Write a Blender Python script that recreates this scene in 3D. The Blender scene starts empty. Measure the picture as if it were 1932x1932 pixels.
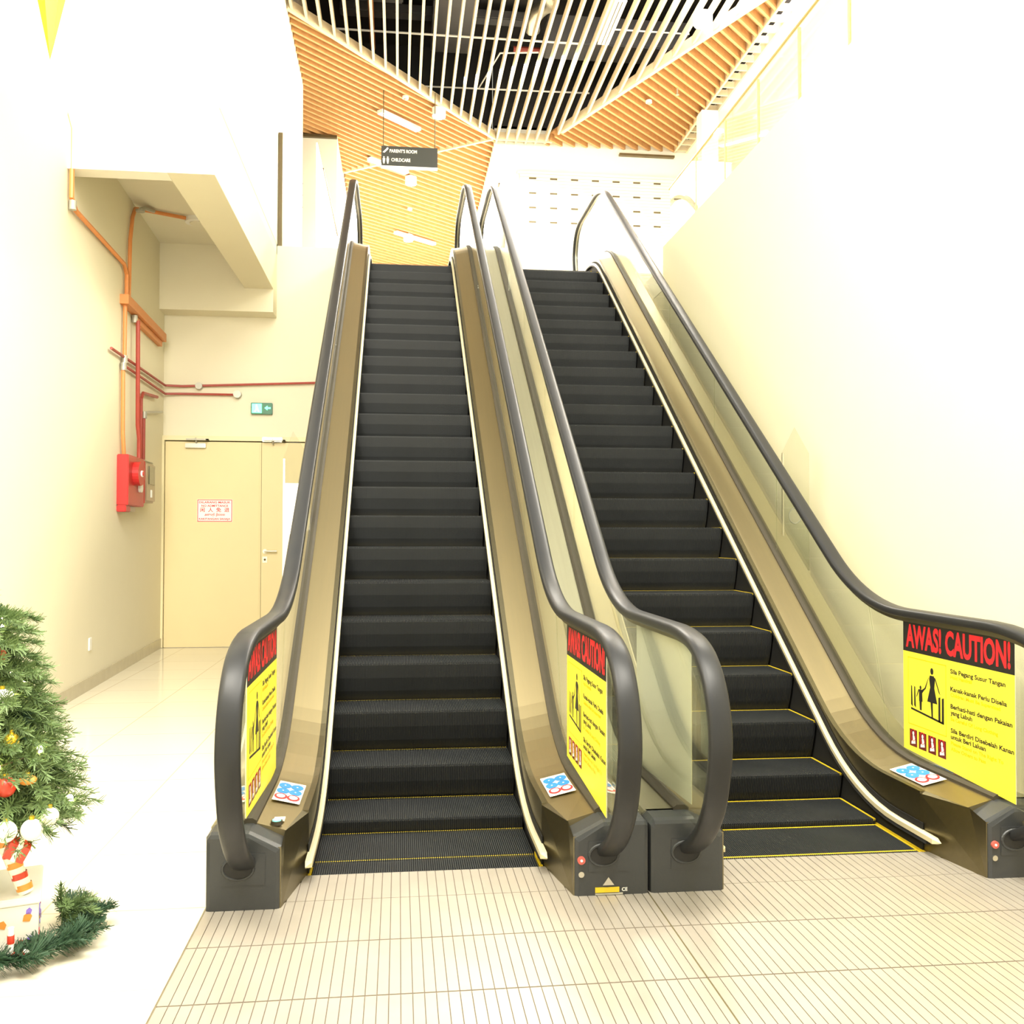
import bpy, bmesh, math, random
from mathutils import Vector, Matrix
random.seed(7)
S = bpy.context.scene
COL = S.collection
# ---------------------------------------------------------------- camera, world, lights, exposure
cam_d = bpy.data.cameras.new('camera'); cam = bpy.data.objects.new('camera', cam_d); COL.objects.link(cam)
cam_d.sensor_width = 36; cam_d.lens = 36 * 1815.8 / 1932; cam_d.clip_end = 200
_yaw, _pit, _rol = .117, .023, .002
_f = Vector((math.sin(_yaw)*math.cos(_pit), math.cos(_yaw)*math.cos(_pit), math.sin(_pit)))
_r = Vector((math.cos(_yaw), -math.sin(_yaw), 0)); _u = _r.cross(_f)
_r2 = math.cos(_rol)*_r + math.sin(_rol)*_u; _u2 = -math.sin(_rol)*_r + math.cos(_rol)*_u
cam.matrix_world = Matrix(((_r2.x, _u2.x, -_f.x, -.130), (_r2.y, _u2.y, -_f.y, -4.277), (_r2.z, _u2.z, -_f.z, 1.482), (0, 0, 0, 1)))
S.camera = cam
w = bpy.data.worlds.new('world'); S.world = w; w.use_nodes = True
w.node_tree.nodes['Background'].inputs[0].default_value = (1.0, .955, .80, 1)
w.node_tree.nodes['Background'].inputs[1].default_value = .85
S.view_settings.view_transform = 'Standard'; S.view_settings.look = 'None'; S.view_settings.gamma = 1
S.view_settings.use_curve_mapping = False
S.view_settings.exposure = .75
def area(name, loc, size, power, target, col=(1, .95, .84), sy=None):
    l = bpy.data.lights.new(name, 'AREA'); l.energy = power; l.color = col; l.shape = 'RECTANGLE'; l.size = size; l.size_y = sy or size
    o = bpy.data.objects.new(name, l); COL.objects.link(o); o.location = loc
    o.rotation_euler = (Vector(target)-Vector(loc)).to_track_quat('-Z', 'Y').to_euler(); return o
area('atrium_light', (0, -3.0, 8.5), 5, 720, (0, -.5, 0))
e_ = area('alcove_fill', (-1.9, -2.2, 3.6), 1.3, 24, (-2.6, 8.0, 2.6)); e_.data.spread = math.radians(80)  # unseen fill lamp added to brighten the left alcove and door wall
area('doorway_light', (-2.0, -1.5, 5.2), 1.6, 210, (-2.7, 4.5, 1.0))
area('wall_light', (2.0, -2.0, 6.5), 1.5, 170, (3.0, .5, 2.0))
area('upper_hall_light', (2.2, 12.0, 8.85), 2.0, 300, (1.6, 11, 4.87))
area('corridor_light', (.2, 18.5, 8.85), 2.6, 640, (.2, 18.5, 0), sy=9)
area('gallery_light', (4.3, 6.5, 8.8), 2, 560, (4.3, 8, 4.9), sy=5)
# ---------------------------------------------------------------- materials
def nt(name):
    m = bpy.data.materials.new(name); m.use_nodes = True; t = m.node_tree
    return m, t, t.nodes['Principled BSDF']
def mat(name, col, rough=.5, metal=0, noise=0, nscale=30, bump=0, spec=.5, emit=0, stretch=None, c2=None):
    m, t, b = nt(name)
    b.inputs['Base Color'].default_value = (*col, 1); b.inputs['Roughness'].default_value = rough
    b.inputs['Metallic'].default_value = metal; b.inputs['Specular IOR Level'].default_value = spec
    if emit:
        b.inputs['Emission Color'].default_value = (*col, 1); b.inputs['Emission Strength'].default_value = emit
    tc = t.nodes.new('ShaderNodeTexCoord'); n = t.nodes.new('ShaderNodeTexNoise'); n.inputs['Scale'].default_value = nscale
    n.inputs['Detail'].default_value = 3
    if stretch:
        mp = t.nodes.new('ShaderNodeMapping'); mp.inputs['Scale'].default_value = stretch
        t.links.new(tc.outputs['Object'], mp.inputs[0]); t.links.new(mp.outputs[0], n.inputs['Vector'])
    else: t.links.new(tc.outputs['Object'], n.inputs['Vector'])
    if noise:
        mx = t.nodes.new('ShaderNodeMix'); mx.data_type = 'RGBA'
        d = c2 or tuple(c*(1-noise) for c in col)
        mx.inputs['A'].default_value = (*col, 1); mx.inputs['B'].default_value = (*d, 1)
        t.links.new(n.outputs['Fac'], mx.inputs['Factor']); t.links.new(mx.outputs['Result'], b.inputs['Base Color'])
    if bump:
        bp = t.nodes.new('ShaderNodeBump'); bp.inputs['Strength'].default_value = bump; bp.inputs['Distance'].default_value = .002
        t.links.new(n.outputs['Fac'], bp.inputs['Height']); t.links.new(bp.outputs[0], b.inputs['Normal'])
    return m
def glass_mat(name, tint, fac=1.0, rough=.0, ior=1.5):
    m = bpy.data.materials.new(name); m.use_nodes = True; t = m.node_tree; t.nodes.clear()
    o = t.nodes.new('ShaderNodeOutputMaterial'); mx = t.nodes.new('ShaderNodeMixShader'); tr = t.nodes.new('ShaderNodeBsdfTransparent')
    g = t.nodes.new('ShaderNodeBsdfGlossy'); lw = t.nodes.new('ShaderNodeLayerWeight'); lw.inputs[0].default_value = .5
    pw = t.nodes.new('ShaderNodeMath'); pw.operation = 'POWER'; pw.inputs[1].default_value = 4.0; t.links.new(lw.outputs['Facing'], pw.inputs[0])
    fr = t.nodes.new('ShaderNodeMath'); fr.operation = 'MULTIPLY_ADD'; fr.inputs[1].default_value = .90; fr.inputs[2].default_value = .035; t.links.new(pw.outputs[0], fr.inputs[0])
    tr.inputs[0].default_value = (*tint, 1); g.inputs['Roughness'].default_value = rough; g.inputs[0].default_value = (fac, fac, fac, 1)
    t.links.new(fr.outputs[0], mx.inputs[0]); t.links.new(tr.outputs[0], mx.inputs[1]); t.links.new(g.outputs[0], mx.inputs[2]); t.links.new(mx.outputs[0], o.inputs[0])
    return m
def tile_mat():
    m, t, b = nt('polished_tile')
    tc = t.nodes.new('ShaderNodeTexCoord'); mp = t.nodes.new('ShaderNodeMapping'); mp.inputs['Location'].default_value = (.82, .3, 0)
    br = t.nodes.new('ShaderNodeTexBrick'); br.offset = 0; br.inputs['Scale'].default_value = 1
    br.inputs['Brick Width'].default_value = .69; br.inputs['Row Height'].default_value = .69
    br.inputs['Mortar Size'].default_value = .004; br.inputs['Mortar Smooth'].default_value = .1
    br.inputs['Color1'].default_value = (.72, .67, .54, 1); br.inputs['Color2'].default_value = (.74, .69, .56, 1); br.inputs['Mortar'].default_value = (.50, .45, .33, 1)
    t.links.new(tc.outputs['Object'], mp.inputs[0]); t.links.new(mp.outputs[0], br.inputs[0]); t.links.new(br.outputs[0], b.inputs['Base Color'])
    b.inputs['Roughness'].default_value = .12
    return m
M = {}
M['wall'] = mat('cream_plaster', (.78, .73, .56), .75, noise=.03, nscale=4, bump=.1)
M['wall_white'] = mat('white_plaster', (.86, .83, .73), .7, noise=.02, nscale=4)
M['soffit'] = mat('soffit_paint', (.80, .76, .62), .8, noise=.02, nscale=3)
M['tile'] = tile_mat()
M['skirting'] = mat('beige_skirting', (.50, .45, .32), .25, noise=.2, nscale=8)
M['upper_floor'] = mat('pale_upper_tile', (.8, .76, .66), .3, noise=.03)
M['cladding'] = mat('cladding', (.62, .58, .44), .5, noise=.03)
M['deck'] = mat('brushed_bronze_steel', (.37, .30, .165), .42, 1, noise=.12, nscale=60, stretch=(1, .03, .03), c2=(.33, .28, .16))
M['deck_out'] = mat('brushed_pale_steel', (.42, .40, .29), .42, 1, noise=.12, nscale=60, stretch=(1, .03, .03))
M['joint'] = mat('dark_gasket', (.06, .052, .038), .55, noise=.1, spec=.2)
M['rubber'] = mat('black_handrail_rubber', (.024, .025, .027), .38, noise=.1, nscale=10, spec=.24)
M['guide'] = mat('handrail_guide', (.30, .28, .22), .4, 1)
M['skirt_hi'] = mat('dark_skirt_steel', (.24, .21, .13), .35, 1, noise=.15, nscale=40)
M['skirt_lo'] = mat('black_skirt', (.02, .02, .02), .65, noise=.2, nscale=20, spec=.12)
M['rail'] = mat('cream_deflector', (.58, .52, .34), .4, noise=.1, nscale=15)
M['cleat'] = mat('worn_black_cleat', (.032, .035, .036), .55, noise=.5, nscale=5, spec=.3)
M['stepbase'] = mat('black_step_body', (.012, .013, .014), .6)
M['yellow'] = mat('safety_yellow', (.80, .58, .02), .5, noise=.35, nscale=25)
M['newel'] = mat('dark_grey_plastic', (.038, .041, .043), .38, noise=.1, nscale=200, bump=.2, spec=.45)
M['newel_edge'] = mat('black_plastic_edge', (.02, .02, .02), .5)
M['hole'] = mat('black_rubber_inlet', (.008, .008, .008), .6)
M['plate'] = mat('ribbed_aluminium', (.50, .455, .39), .40, .45, noise=.25, nscale=5)
M['plate_base'] = mat('dark_groove_base', (.16, .13, .10), .7)  # dark base showing between the plate ribs
M['comb'] = mat('silver_comb', (.80, .78, .74), .3, .8)
M['glass'] = glass_mat('green_tinted_glass', (.915, .935, .885), .95)
M['clear'] = glass_mat('clear_acrylic', (.93, .94, .90), .9)
M['clearglass'] = glass_mat('clear_pane', (.97, .98, .95), .9)
M['stop'] = mat('stop_button', (.50, .10, .08), .35)
M['red'] = mat('fire_red', (.50, .022, .02), .4, noise=.1)
M['sign_red'] = mat('sign_red', (.85, .02, .03), .5)
M['sign_black'] = mat('sign_black', (.018, .018, .018), .4)
M['sign_yellow'] = mat('sign_yellow', (.90, .80, .06), .45)
M['sign_gold'] = mat('sign_gold', (.80, .58, .0), .45)
M['sign_maroon'] = mat('sign_maroon', (.13, .012, .012), .45)
M['paper'] = mat('white_sticker', (.88, .87, .82), .5)
M['blue'] = mat('sticker_blue', (.02, .22, .60), .4)
M['white'] = mat('white_paint', (.85, .84, .8), .45)
M['pipe_or'] = mat('orange_conduit', (.72, .27, .08), .45, noise=.2, nscale=20)
M['pipe_rd'] = mat('dark_red_conduit', (.42, .06, .04), .45, noise=.3, nscale=20)
M['pipe_gr'] = mat('galvanised_fitting', (.48, .47, .40), .4, .4, noise=.2)
M['brownbox'] = mat('smoked_cover', (.36, .27, .17), .3, noise=.1)
M['darkglass'] = mat('dark_window', (.10, .09, .05), .15)
M['door'] = mat('cream_door_paint', (.74, .63, .35), .5, noise=.05, nscale=3)
M['doorframe'] = mat('cream_frame_paint', (.76, .68, .42), .5)
M['gap'] = mat('dark_gap', (.10, .08, .03), .8)
M['steel'] = mat('satin_steel', (.62, .60, .52), .3, 1)
M['wood'] = mat('orange_wood_slat', (.70, .39, .16), .5, noise=.35, nscale=12, stretch=(1, 1, 1))
M['wood_pale'] = mat('pale_wood_slat', (.82, .69, .48), .5, noise=.15, nscale=12)
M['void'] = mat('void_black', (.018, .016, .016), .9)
M['duct'] = mat('duct_grey', (.12, .12, .13), .5, .3, noise=.3, nscale=3)
M['silver'] = mat('foil_duct', (.6, .58, .5), .35, .8, noise=.3, nscale=10, bump=1)
M['frame_brown'] = mat('bronze_frame', (.12, .09, .04), .4, .4)
M['rail_bronze'] = mat('pale_bronze_rail', (.50, .38, .14), .4, .3)
M['shutter'] = mat('white_shutter', (.82, .78, .62), .5, noise=.02)
M['slot'] = mat('shutter_slot', (.10, .08, .04), .7)
M['column'] = mat('white_column', (.9, .89, .85), .6)
M['emit'] = mat('lamp_white', (1, .96, .86), .5, emit=14)
M['emit_lin'] = mat('linear_lamp', (1, .95, .84), .5, emit=4)
M['exit_lit'] = mat('exit_green_lit', (.10, 1, .55), .5, emit=2.4)
M['exit_dim'] = mat('exit_green_dark', (.02, .16, .08), .4)
M['green_led'] = mat('green_led', (.15, 1, .75), .4, emit=1.6)
M['signboard'] = mat('charcoal_signboard', (.045, .05, .05), .3)
M['needle'] = mat('pine_green', (.09, .17, .05), .6, noise=.6, nscale=9, c2=(.22, .31, .13))
M['needle2'] = mat('deep_pine_green', (.05, .12, .06), .6, noise=.5, nscale=9)
M['bark'] = mat('wire_trunk', (.12, .09, .04), .8)
M['gold'] = mat('gold_foil', (.92, .62, .06), .25, .8)
M['star'] = mat('yellow_star_plastic', (.80, .60, .0), .3)
M['bauble_red'] = mat('red_glitter', (.72, .06, .03), .3, noise=.4, nscale=60, bump=.6)
M['orange'] = mat('orange_glitter', (.85, .35, .06), .4, noise=.3, nscale=60)
M['pearl'] = mat('pearl_white', (.9, .88, .8), .25)
M['bulb'] = mat('warm_bulb', (1, .82, .4), .4, emit=25)
M['purple'] = mat('purple_print', (.28, .18, .75), .5)
# ---------------------------------------------------------------- mesh helpers
class MB:
    def __init__(s): s.v = []; s.f = []
    def add(s, vs, fs):
        n = len(s.v); s.v += [tuple(v) for v in vs]; s.f += [tuple(i+n for i in f) for f in fs]; return s
    def box(s, x0, x1, y0, y1, z0, z1):
        return s.add([(x0,y0,z0),(x1,y0,z0),(x1,y1,z0),(x0,y1,z0),(x0,y0,z1),(x1,y0,z1),(x1,y1,z1),(x0,y1,z1)],
                     [(0,3,2,1),(4,5,6,7),(0,1,5,4),(1,2,6,5),(2,3,7,6),(3,0,4,7)])
    def prism(s, poly, axis, a, b):
        """poly: 2D points in the plane perpendicular to axis ('x': (y,z), 'y': (x,z), 'z': (x,y))"""
        def P(p, t): return {'x': (t, p[0], p[1]), 'y': (p[0], t, p[1]), 'z': (p[0], p[1], t)}[axis]
        n = len(poly)
        return s.add([P(p, a) for p in poly]+[P(p, b) for p in poly],
                     [tuple(range(n))[::-1], tuple(range(n, 2*n))]+[(i, (i+1) % n, n+(i+1) % n, n+i) for i in range(n)])
    def tube(s, pts, r, n=8, cap=True):
        pts = [Vector(p) for p in pts]; rings = []; up = None
        for i, p in enumerate(pts):
            d = (pts[min(i+1, len(pts)-1)]-pts[max(i-1, 0)]).normalized()
            if up is None: up = Vector((0, 0, 1)) if abs(d.z) < .9 else Vector((0, 1, 0))
            a = d.cross(up).normalized(); up = a.cross(d).normalized()
            rr = r[i] if isinstance(r, (list, tuple)) else r
            rings.append([p+a*math.cos(2*math.pi*k/n)*rr+up*math.sin(2*math.pi*k/n)*rr for k in range(n)])
        vs = [v for g in rings for v in g]; fs = []
        for i in range(len(pts)-1):
            for k in range(n): fs.append((i*n+k, i*n+(k+1) % n, (i+1)*n+(k+1) % n, (i+1)*n+k))
        if cap: fs += [tuple(range(n))[::-1], tuple(range((len(pts)-1)*n, len(pts)*n))]
        return s.add(vs, fs)
    def sweep(s, path, sec, closed=True):
        """path (y,z) in a plane of constant x; sec: (x, n) offsets, n along path normal"""
        n = len(sec); vs = []; fs = []
        for i, p in enumerate(path):
            a = path[max(i-1, 0)]; b = path[min(i+1, len(path)-1)]
            dy, dz = b[0]-a[0], b[1]-a[1]; L = math.hypot(dy, dz) or 1; ny, nz = -dz/L, dy/L
            vs += [(x, p[0]+ny*q, p[1]+nz*q) for x, q in sec]
        for i in range(len(path)-1):
            for k in range(n if closed else n-1): fs.append((i*n+k, i*n+(k+1) % n, (i+1)*n+(k+1) % n, (i+1)*n+k))
        if closed: fs += [tuple(range(n)), tuple(range((len(path)-1)*n, len(path)*n))[::-1]]
        return s.add(vs, fs)
    def vsweep(s, path, sec):
        """like sweep, with (x, dz) vertical offsets"""
        n = len(sec); vs = [(x, p[0], p[1]+dz) for p in path for x, dz in sec]; fs = []
        for i in range(len(path)-1):
            for k in range(n): fs.append((i*n+k, i*n+(k+1) % n, (i+1)*n+(k+1) % n, (i+1)*n+k))
        fs += [tuple(range(n)), tuple(range((len(path)-1)*n, len(path)*n))[::-1]]
        return s.add(vs, fs)
    def sphere(s, c, r, nu=12, nv=8, sx=1, sy=1, sz=1):
        vs = [(c[0], c[1], c[2]+r*sz)]; fs = []
        for j in range(1, nv):
            a = math.pi*j/nv
            for i in range(nu):
                b = 2*math.pi*i/nu; vs.append((c[0]+r*sx*math.sin(a)*math.cos(b), c[1]+r*sy*math.sin(a)*math.sin(b), c[2]+r*sz*math.cos(a)))
        vs.append((c[0], c[1], c[2]-r*sz)); m = len(vs)-1
        for i in range(nu):
            fs.append((0, 1+i, 1+(i+1) % nu)); fs.append((m, m-nu+(i+1) % nu, m-nu+i))
            for j in range(nv-2): fs.append((1+j*nu+i, 1+(j+1)*nu+i, 1+(j+1)*nu+(i+1) % nu, 1+j*nu+(i+1) % nu))
        return s.add(vs, fs)
    def disc(s, c, r, t, axis='y', n=20, sx=1):
        poly = [(c2+r*sx*math.cos(2*math.pi*k/n), c3+r*math.sin(2*math.pi*k/n)) for k in range(n) for c2, c3 in [(c[0], c[1])]]
        return s.prism(poly, axis, c[2], c[2]+t)
    def xf(s, m):
        s.v = [tuple(m @ Vector(v)) for v in s.v]; return s
    def build(s, name, m, parent=None, smooth=False, bevel=0, origin=None, **props):
        me = bpy.data.meshes.new(name)
        o0 = Vector(origin) if origin else Vector((0, 0, 0))
        me.from_pydata([tuple(Vector(v)-o0) for v in s.v], [], s.f); me.update()
        bm = bmesh.new(); bm.from_mesh(me); bmesh.ops.recalc_face_normals(bm, faces=bm.faces)
        if bevel: bmesh.ops.bevel(bm, geom=[e for e in bm.edges if e.calc_face_angle(0) > .5], offset=bevel, segments=2, affect='EDGES', clamp_overlap=True)
        bm.to_mesh(me); bm.free()
        if smooth:
            me.polygons.foreach_set('use_smooth', [True]*len(me.polygons)); me.set_sharp_from_angle(angle=math.radians(40))
        o = bpy.data.objects.new(name, me); COL.objects.link(o); me.materials.append(M[m] if isinstance(m, str) else m)
        o.location = o0
        for k, v in props.items(): o[k] = v
        return o
def tag(o, label, cat, group=None, kind=None):
    o['label'] = label; o['category'] = cat
    if group: o['group'] = group
    if kind: o['kind'] = kind
    return o
def thing(name, label, cat, loc=(0, 0, 0), group=None):
    o = bpy.data.objects.new(name, None); COL.objects.link(o); o.location = loc; o.empty_display_size = .1
    return tag(o, label, cat, group)
def struct(mb, name, m, parent=None, **k):
    o = mb.build(name, m, parent, **k)
    if parent is None: o['kind'] = 'structure'
    return o
def child(mb, name, m, root, **k):
    """mesh given in world coordinates, parented to an empty or mesh"""
    o = mb.build(name, m, None, **k); o.parent = root
    mw = Matrix.Identity(4); q = root
    while q: mw = q.matrix_parent_inverse @ Matrix.Translation(q.location) @ mw if q.parent else Matrix.Translation(q.location) @ mw; q = q.parent
    o.matrix_parent_inverse = mw.inverted(); return o
def text_mb(body, h, width=None, bold=0, align='LEFT', thick=0):
    cu = bpy.data.curves.new('lettering', 'FONT'); cu.body = body; cu.size = h/.7; cu.offset = bold; cu.align_x = align; cu.resolution_u = 3
    ob = bpy.data.objects.new('tmp', cu); COL.objects.link(ob)
    dg = bpy.context.evaluated_depsgraph_get(); me = bpy.data.meshes.new_from_object(ob.evaluated_get(dg))
    mb = MB(); mb.v = [tuple(v.co) for v in me.vertices]; mb.f = [tuple(p.vertices) for p in me.polygons]
    bpy.data.objects.remove(ob); bpy.data.curves.remove(cu); bpy.data.meshes.remove(me)
    if width and mb.v:
        x0 = min(v[0] for v in mb.v); x1 = max(v[0] for v in mb.v); k = width/(x1-x0)
        mb.v = [((v[0]-x0)*k, v[1], v[2]) for v in mb.v]
    return mb
# ---------------------------------------------------------------- escalator geometry
T = math.tan(math.radians(35)); YB = .536; A35 = math.radians(35)
UP = 4.87                                            # upper landing level
def profile(z0, h, y0, y1, z1, R=1.3, n=8):
    """flat z0, arc, 35 degree incline z=T(Y-YB)+h, arc, flat z1"""
    a = YB+(z0-h)/T; b = YB+(z1-h)/T; t = R*math.tan(A35/2); p = [(y0, z0)]
    if a-t > y0:
        for i in range(n+1):
            q = A35*i/n; p.append((a-t+R*math.sin(q), z0+R*(1-math.cos(q))))
    for i in range(n+1):
        q = A35*(1-i/n); p.append((b+t-R*math.sin(q), z1-R*(1-math.cos(q))))
    p.append((y1, z1)); return p
def zat(p, y):
    for a, b in zip(p, p[1:]):
        if a[0] <= y <= b[0]: return a[1]+(b[1]-a[1])*(y-a[0])/max(1e-9, b[0]-a[0])
    return p[0][1] if y < p[0][0] else p[-1][1]
NOSE = profile(0, -.045, -1, 11, UP)
DECK = profile(.27, .08, -.24, 9.9, UP+.27)
OUT = profile(.295, .105, -.24, 9.9, UP+.295)
RAIL = profile(.085, .0, -.05, 9.1, UP+.10, R=1.4)
GL = .73
def spline(pts, n=5):
    out = []
    for i in range(len(pts)-1):
        p0, p1, p2, p3 = pts[max(i-1, 0)], pts[i], pts[i+1], pts[min(i+2, len(pts)-1)]
        for k in range(n):
            t = k/n; out.append(tuple(.5*((2*p1[j])+(-p0[j]+p2[j])*t+(2*p0[j]-5*p1[j]+4*p2[j]-p3[j])*t*t+(-p0[j]+3*p1[j]-3*p2[j]+p3[j])*t**3) for j in (0, 1)))
    return out+[pts[-1]]
_hb = spline([(-.32, .155), (-.52, .265), (-.67, .42), (-.745, .62), (-.745, .76), (-.69, .89), (-.59, .99), (-.46, 1.045), (-.30, 1.07)])
_hm = profile(1.075, .74, -.2, 9.55, 6.12, R=1.5, n=12)
_ht = spline([(9.7, 6.12), (9.9, 6.08), (10.07, 5.97), (10.16, 5.8), (10.17, 5.65), (10.1, 5.42), (9.95, 5.22), (9.78, 5.1)])
HAND = _hb+_hm+_ht
def make_steps(root, shift, sideline):
    hw = .5; depth = .4
    # one step: mesh shared by copies
    body = MB(); body.prism([(.004, -.010), (.396, -.010), (.396, -.05), (.15, -.30), (.085, -.24), (.05, -.17), (.022, -.09)], 'x', -hw, hw)
    cl = MB(); n = 104; p = 2*hw/n
    prof = [(0, 0), (.386, 0), (.386, -.011), (.012, -.011), (.03, -.09), (.058, -.17), (.092, -.24), (.085, -.243), (.048, -.172), (.018, -.09), (0, -.012)]
    for i in range(n):
        x = -hw+p*(i+.5); cl.prism(prof, 'x', x-.0024, x+.0024)
    ye = MB()
    if sideline:
        ye.box(-hw, hw, .387, .398, -.008, .0); ye.box(hw-.012, hw, 0, .384, -.008, .002); ye.box(-hw, -hw+.012, 0, .384, -.008, .002)
    else:
        for i in range(n):
            x = -hw+p*(i+.5); ye.box(x-.0022, x+.0022, .386, .397, -.010, -.001)
    y = shift-.4; ys = []
    pos = []
    # walk the nosing curve with spacing .4
    cy = shift-.8
    while cy < 8.9:
        pos.append(cy); z = zat(NOSE, cy); s = .4; ny = cy
        for _ in range(400):
            ny += .001; nz = zat(NOSE, ny)
            if math.hypot(ny-cy, nz-z) >= s: break
        cy = ny
    first = None
    for cy in pos:
        if cy < -.36: continue
        z = zat(NOSE, cy)-.002
        if first is None:
            b = child(body, 'step', 'stepbase', root); c = child(cl, 'cleats', 'cleat', b); d = child(ye, 'yellow_demarcation_line', 'yellow', b)
            first = (b, c, d); b.location = (0, 0, 0)
            nb = b
        else:
            nb = first[0].copy(); COL.objects.link(nb); nb.parent = root
            for q in first[1:]:
                k = q.copy(); COL.objects.link(k); k.parent = nb
        nb.matrix_parent_inverse = Matrix.Identity(4); nb.location = (0, cy, z)
        for k in nb.children: k.matrix_parent_inverse = Matrix.Identity(4); k.location = (0, 0, 0)
    return
def newel(root, s, x0, x1, cut, front=-.37):
    """x0,x1 outer/inner box edges (local), cut: side with sloped corner (+1/-1)"""
    b = MB(); a, c = min(x0, x1), max(x0, x1)
    def sec(y, e):
        top = .305
        if cut > 0: pts = [(a+e, 0), (c-e, 0), (c-e, .243-e), (c-.125, top-e), (a+.02, top-e), (a+e, top-.02-e)]
        else: pts = [(a+e, 0), (c-e, 0), (c-e, top-.02-e), (c-.02, top-e), (a+.125, top-e), (a+e, .243-e)]
        return [(x, y, z) for x, z in pts]
    rings = [sec(-.22, 0), sec(front+.03, 0), sec(front+.006, .006), sec(front, .02)]
    n = 6; vs = [v for r in rings for v in r]; fs = [tuple(range(n))[::-1], tuple(range(3*n, 4*n))]
    for i in range(3): fs += [(i*n+k, i*n+(k+1) % n, (i+1)*n+(k+1) % n, (i+1)*n+k) for k in range(n)]
    b.add(vs, fs); o = child(b, 'newel_box', 'newel', root, smooth=False)
    xc = s*GL; ro = []
    pl = MB(); pl.prism([(xc-.085, .10), (xc+.085, .10), (xc+.085, .225), (xc-.085, .225)], 'y', front-.003, front+.01); child(pl, 'inlet_cover_plate', 'newel', o, bevel=.002)
    h = MB(); poly = [(xc-.02*1+.055*math.cos(t*math.pi/12), .168+.038*math.sin(t*math.pi/12)) for t in range(24)]
    h.prism(poly, 'y', front-.006, front+.01); child(h, 'handrail_inlet', 'hole', o)
    rg = MB(); t0 = [(xc-.02+.060*math.cos(t*math.pi/12), front-.004, .168+.043*math.sin(t*math.pi/12)) for t in range(25)]
    rg.tube(t0, .006, 6, False); child(rg, 'inlet_rim', 'newel', o)
    return o
def sign_uv(xc, face, y0, y1):
    """returns f(u,v,d)->world; u from 0..1 in reading direction, d away from the glass towards the rider"""
    if face < 0: return lambda u, v, d: (xc-d, y1-(y1-y0)*u, v)      # reads towards -Y
    return lambda u, v, d: (xc+d, y0+(y1-y0)*u, v)
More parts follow.
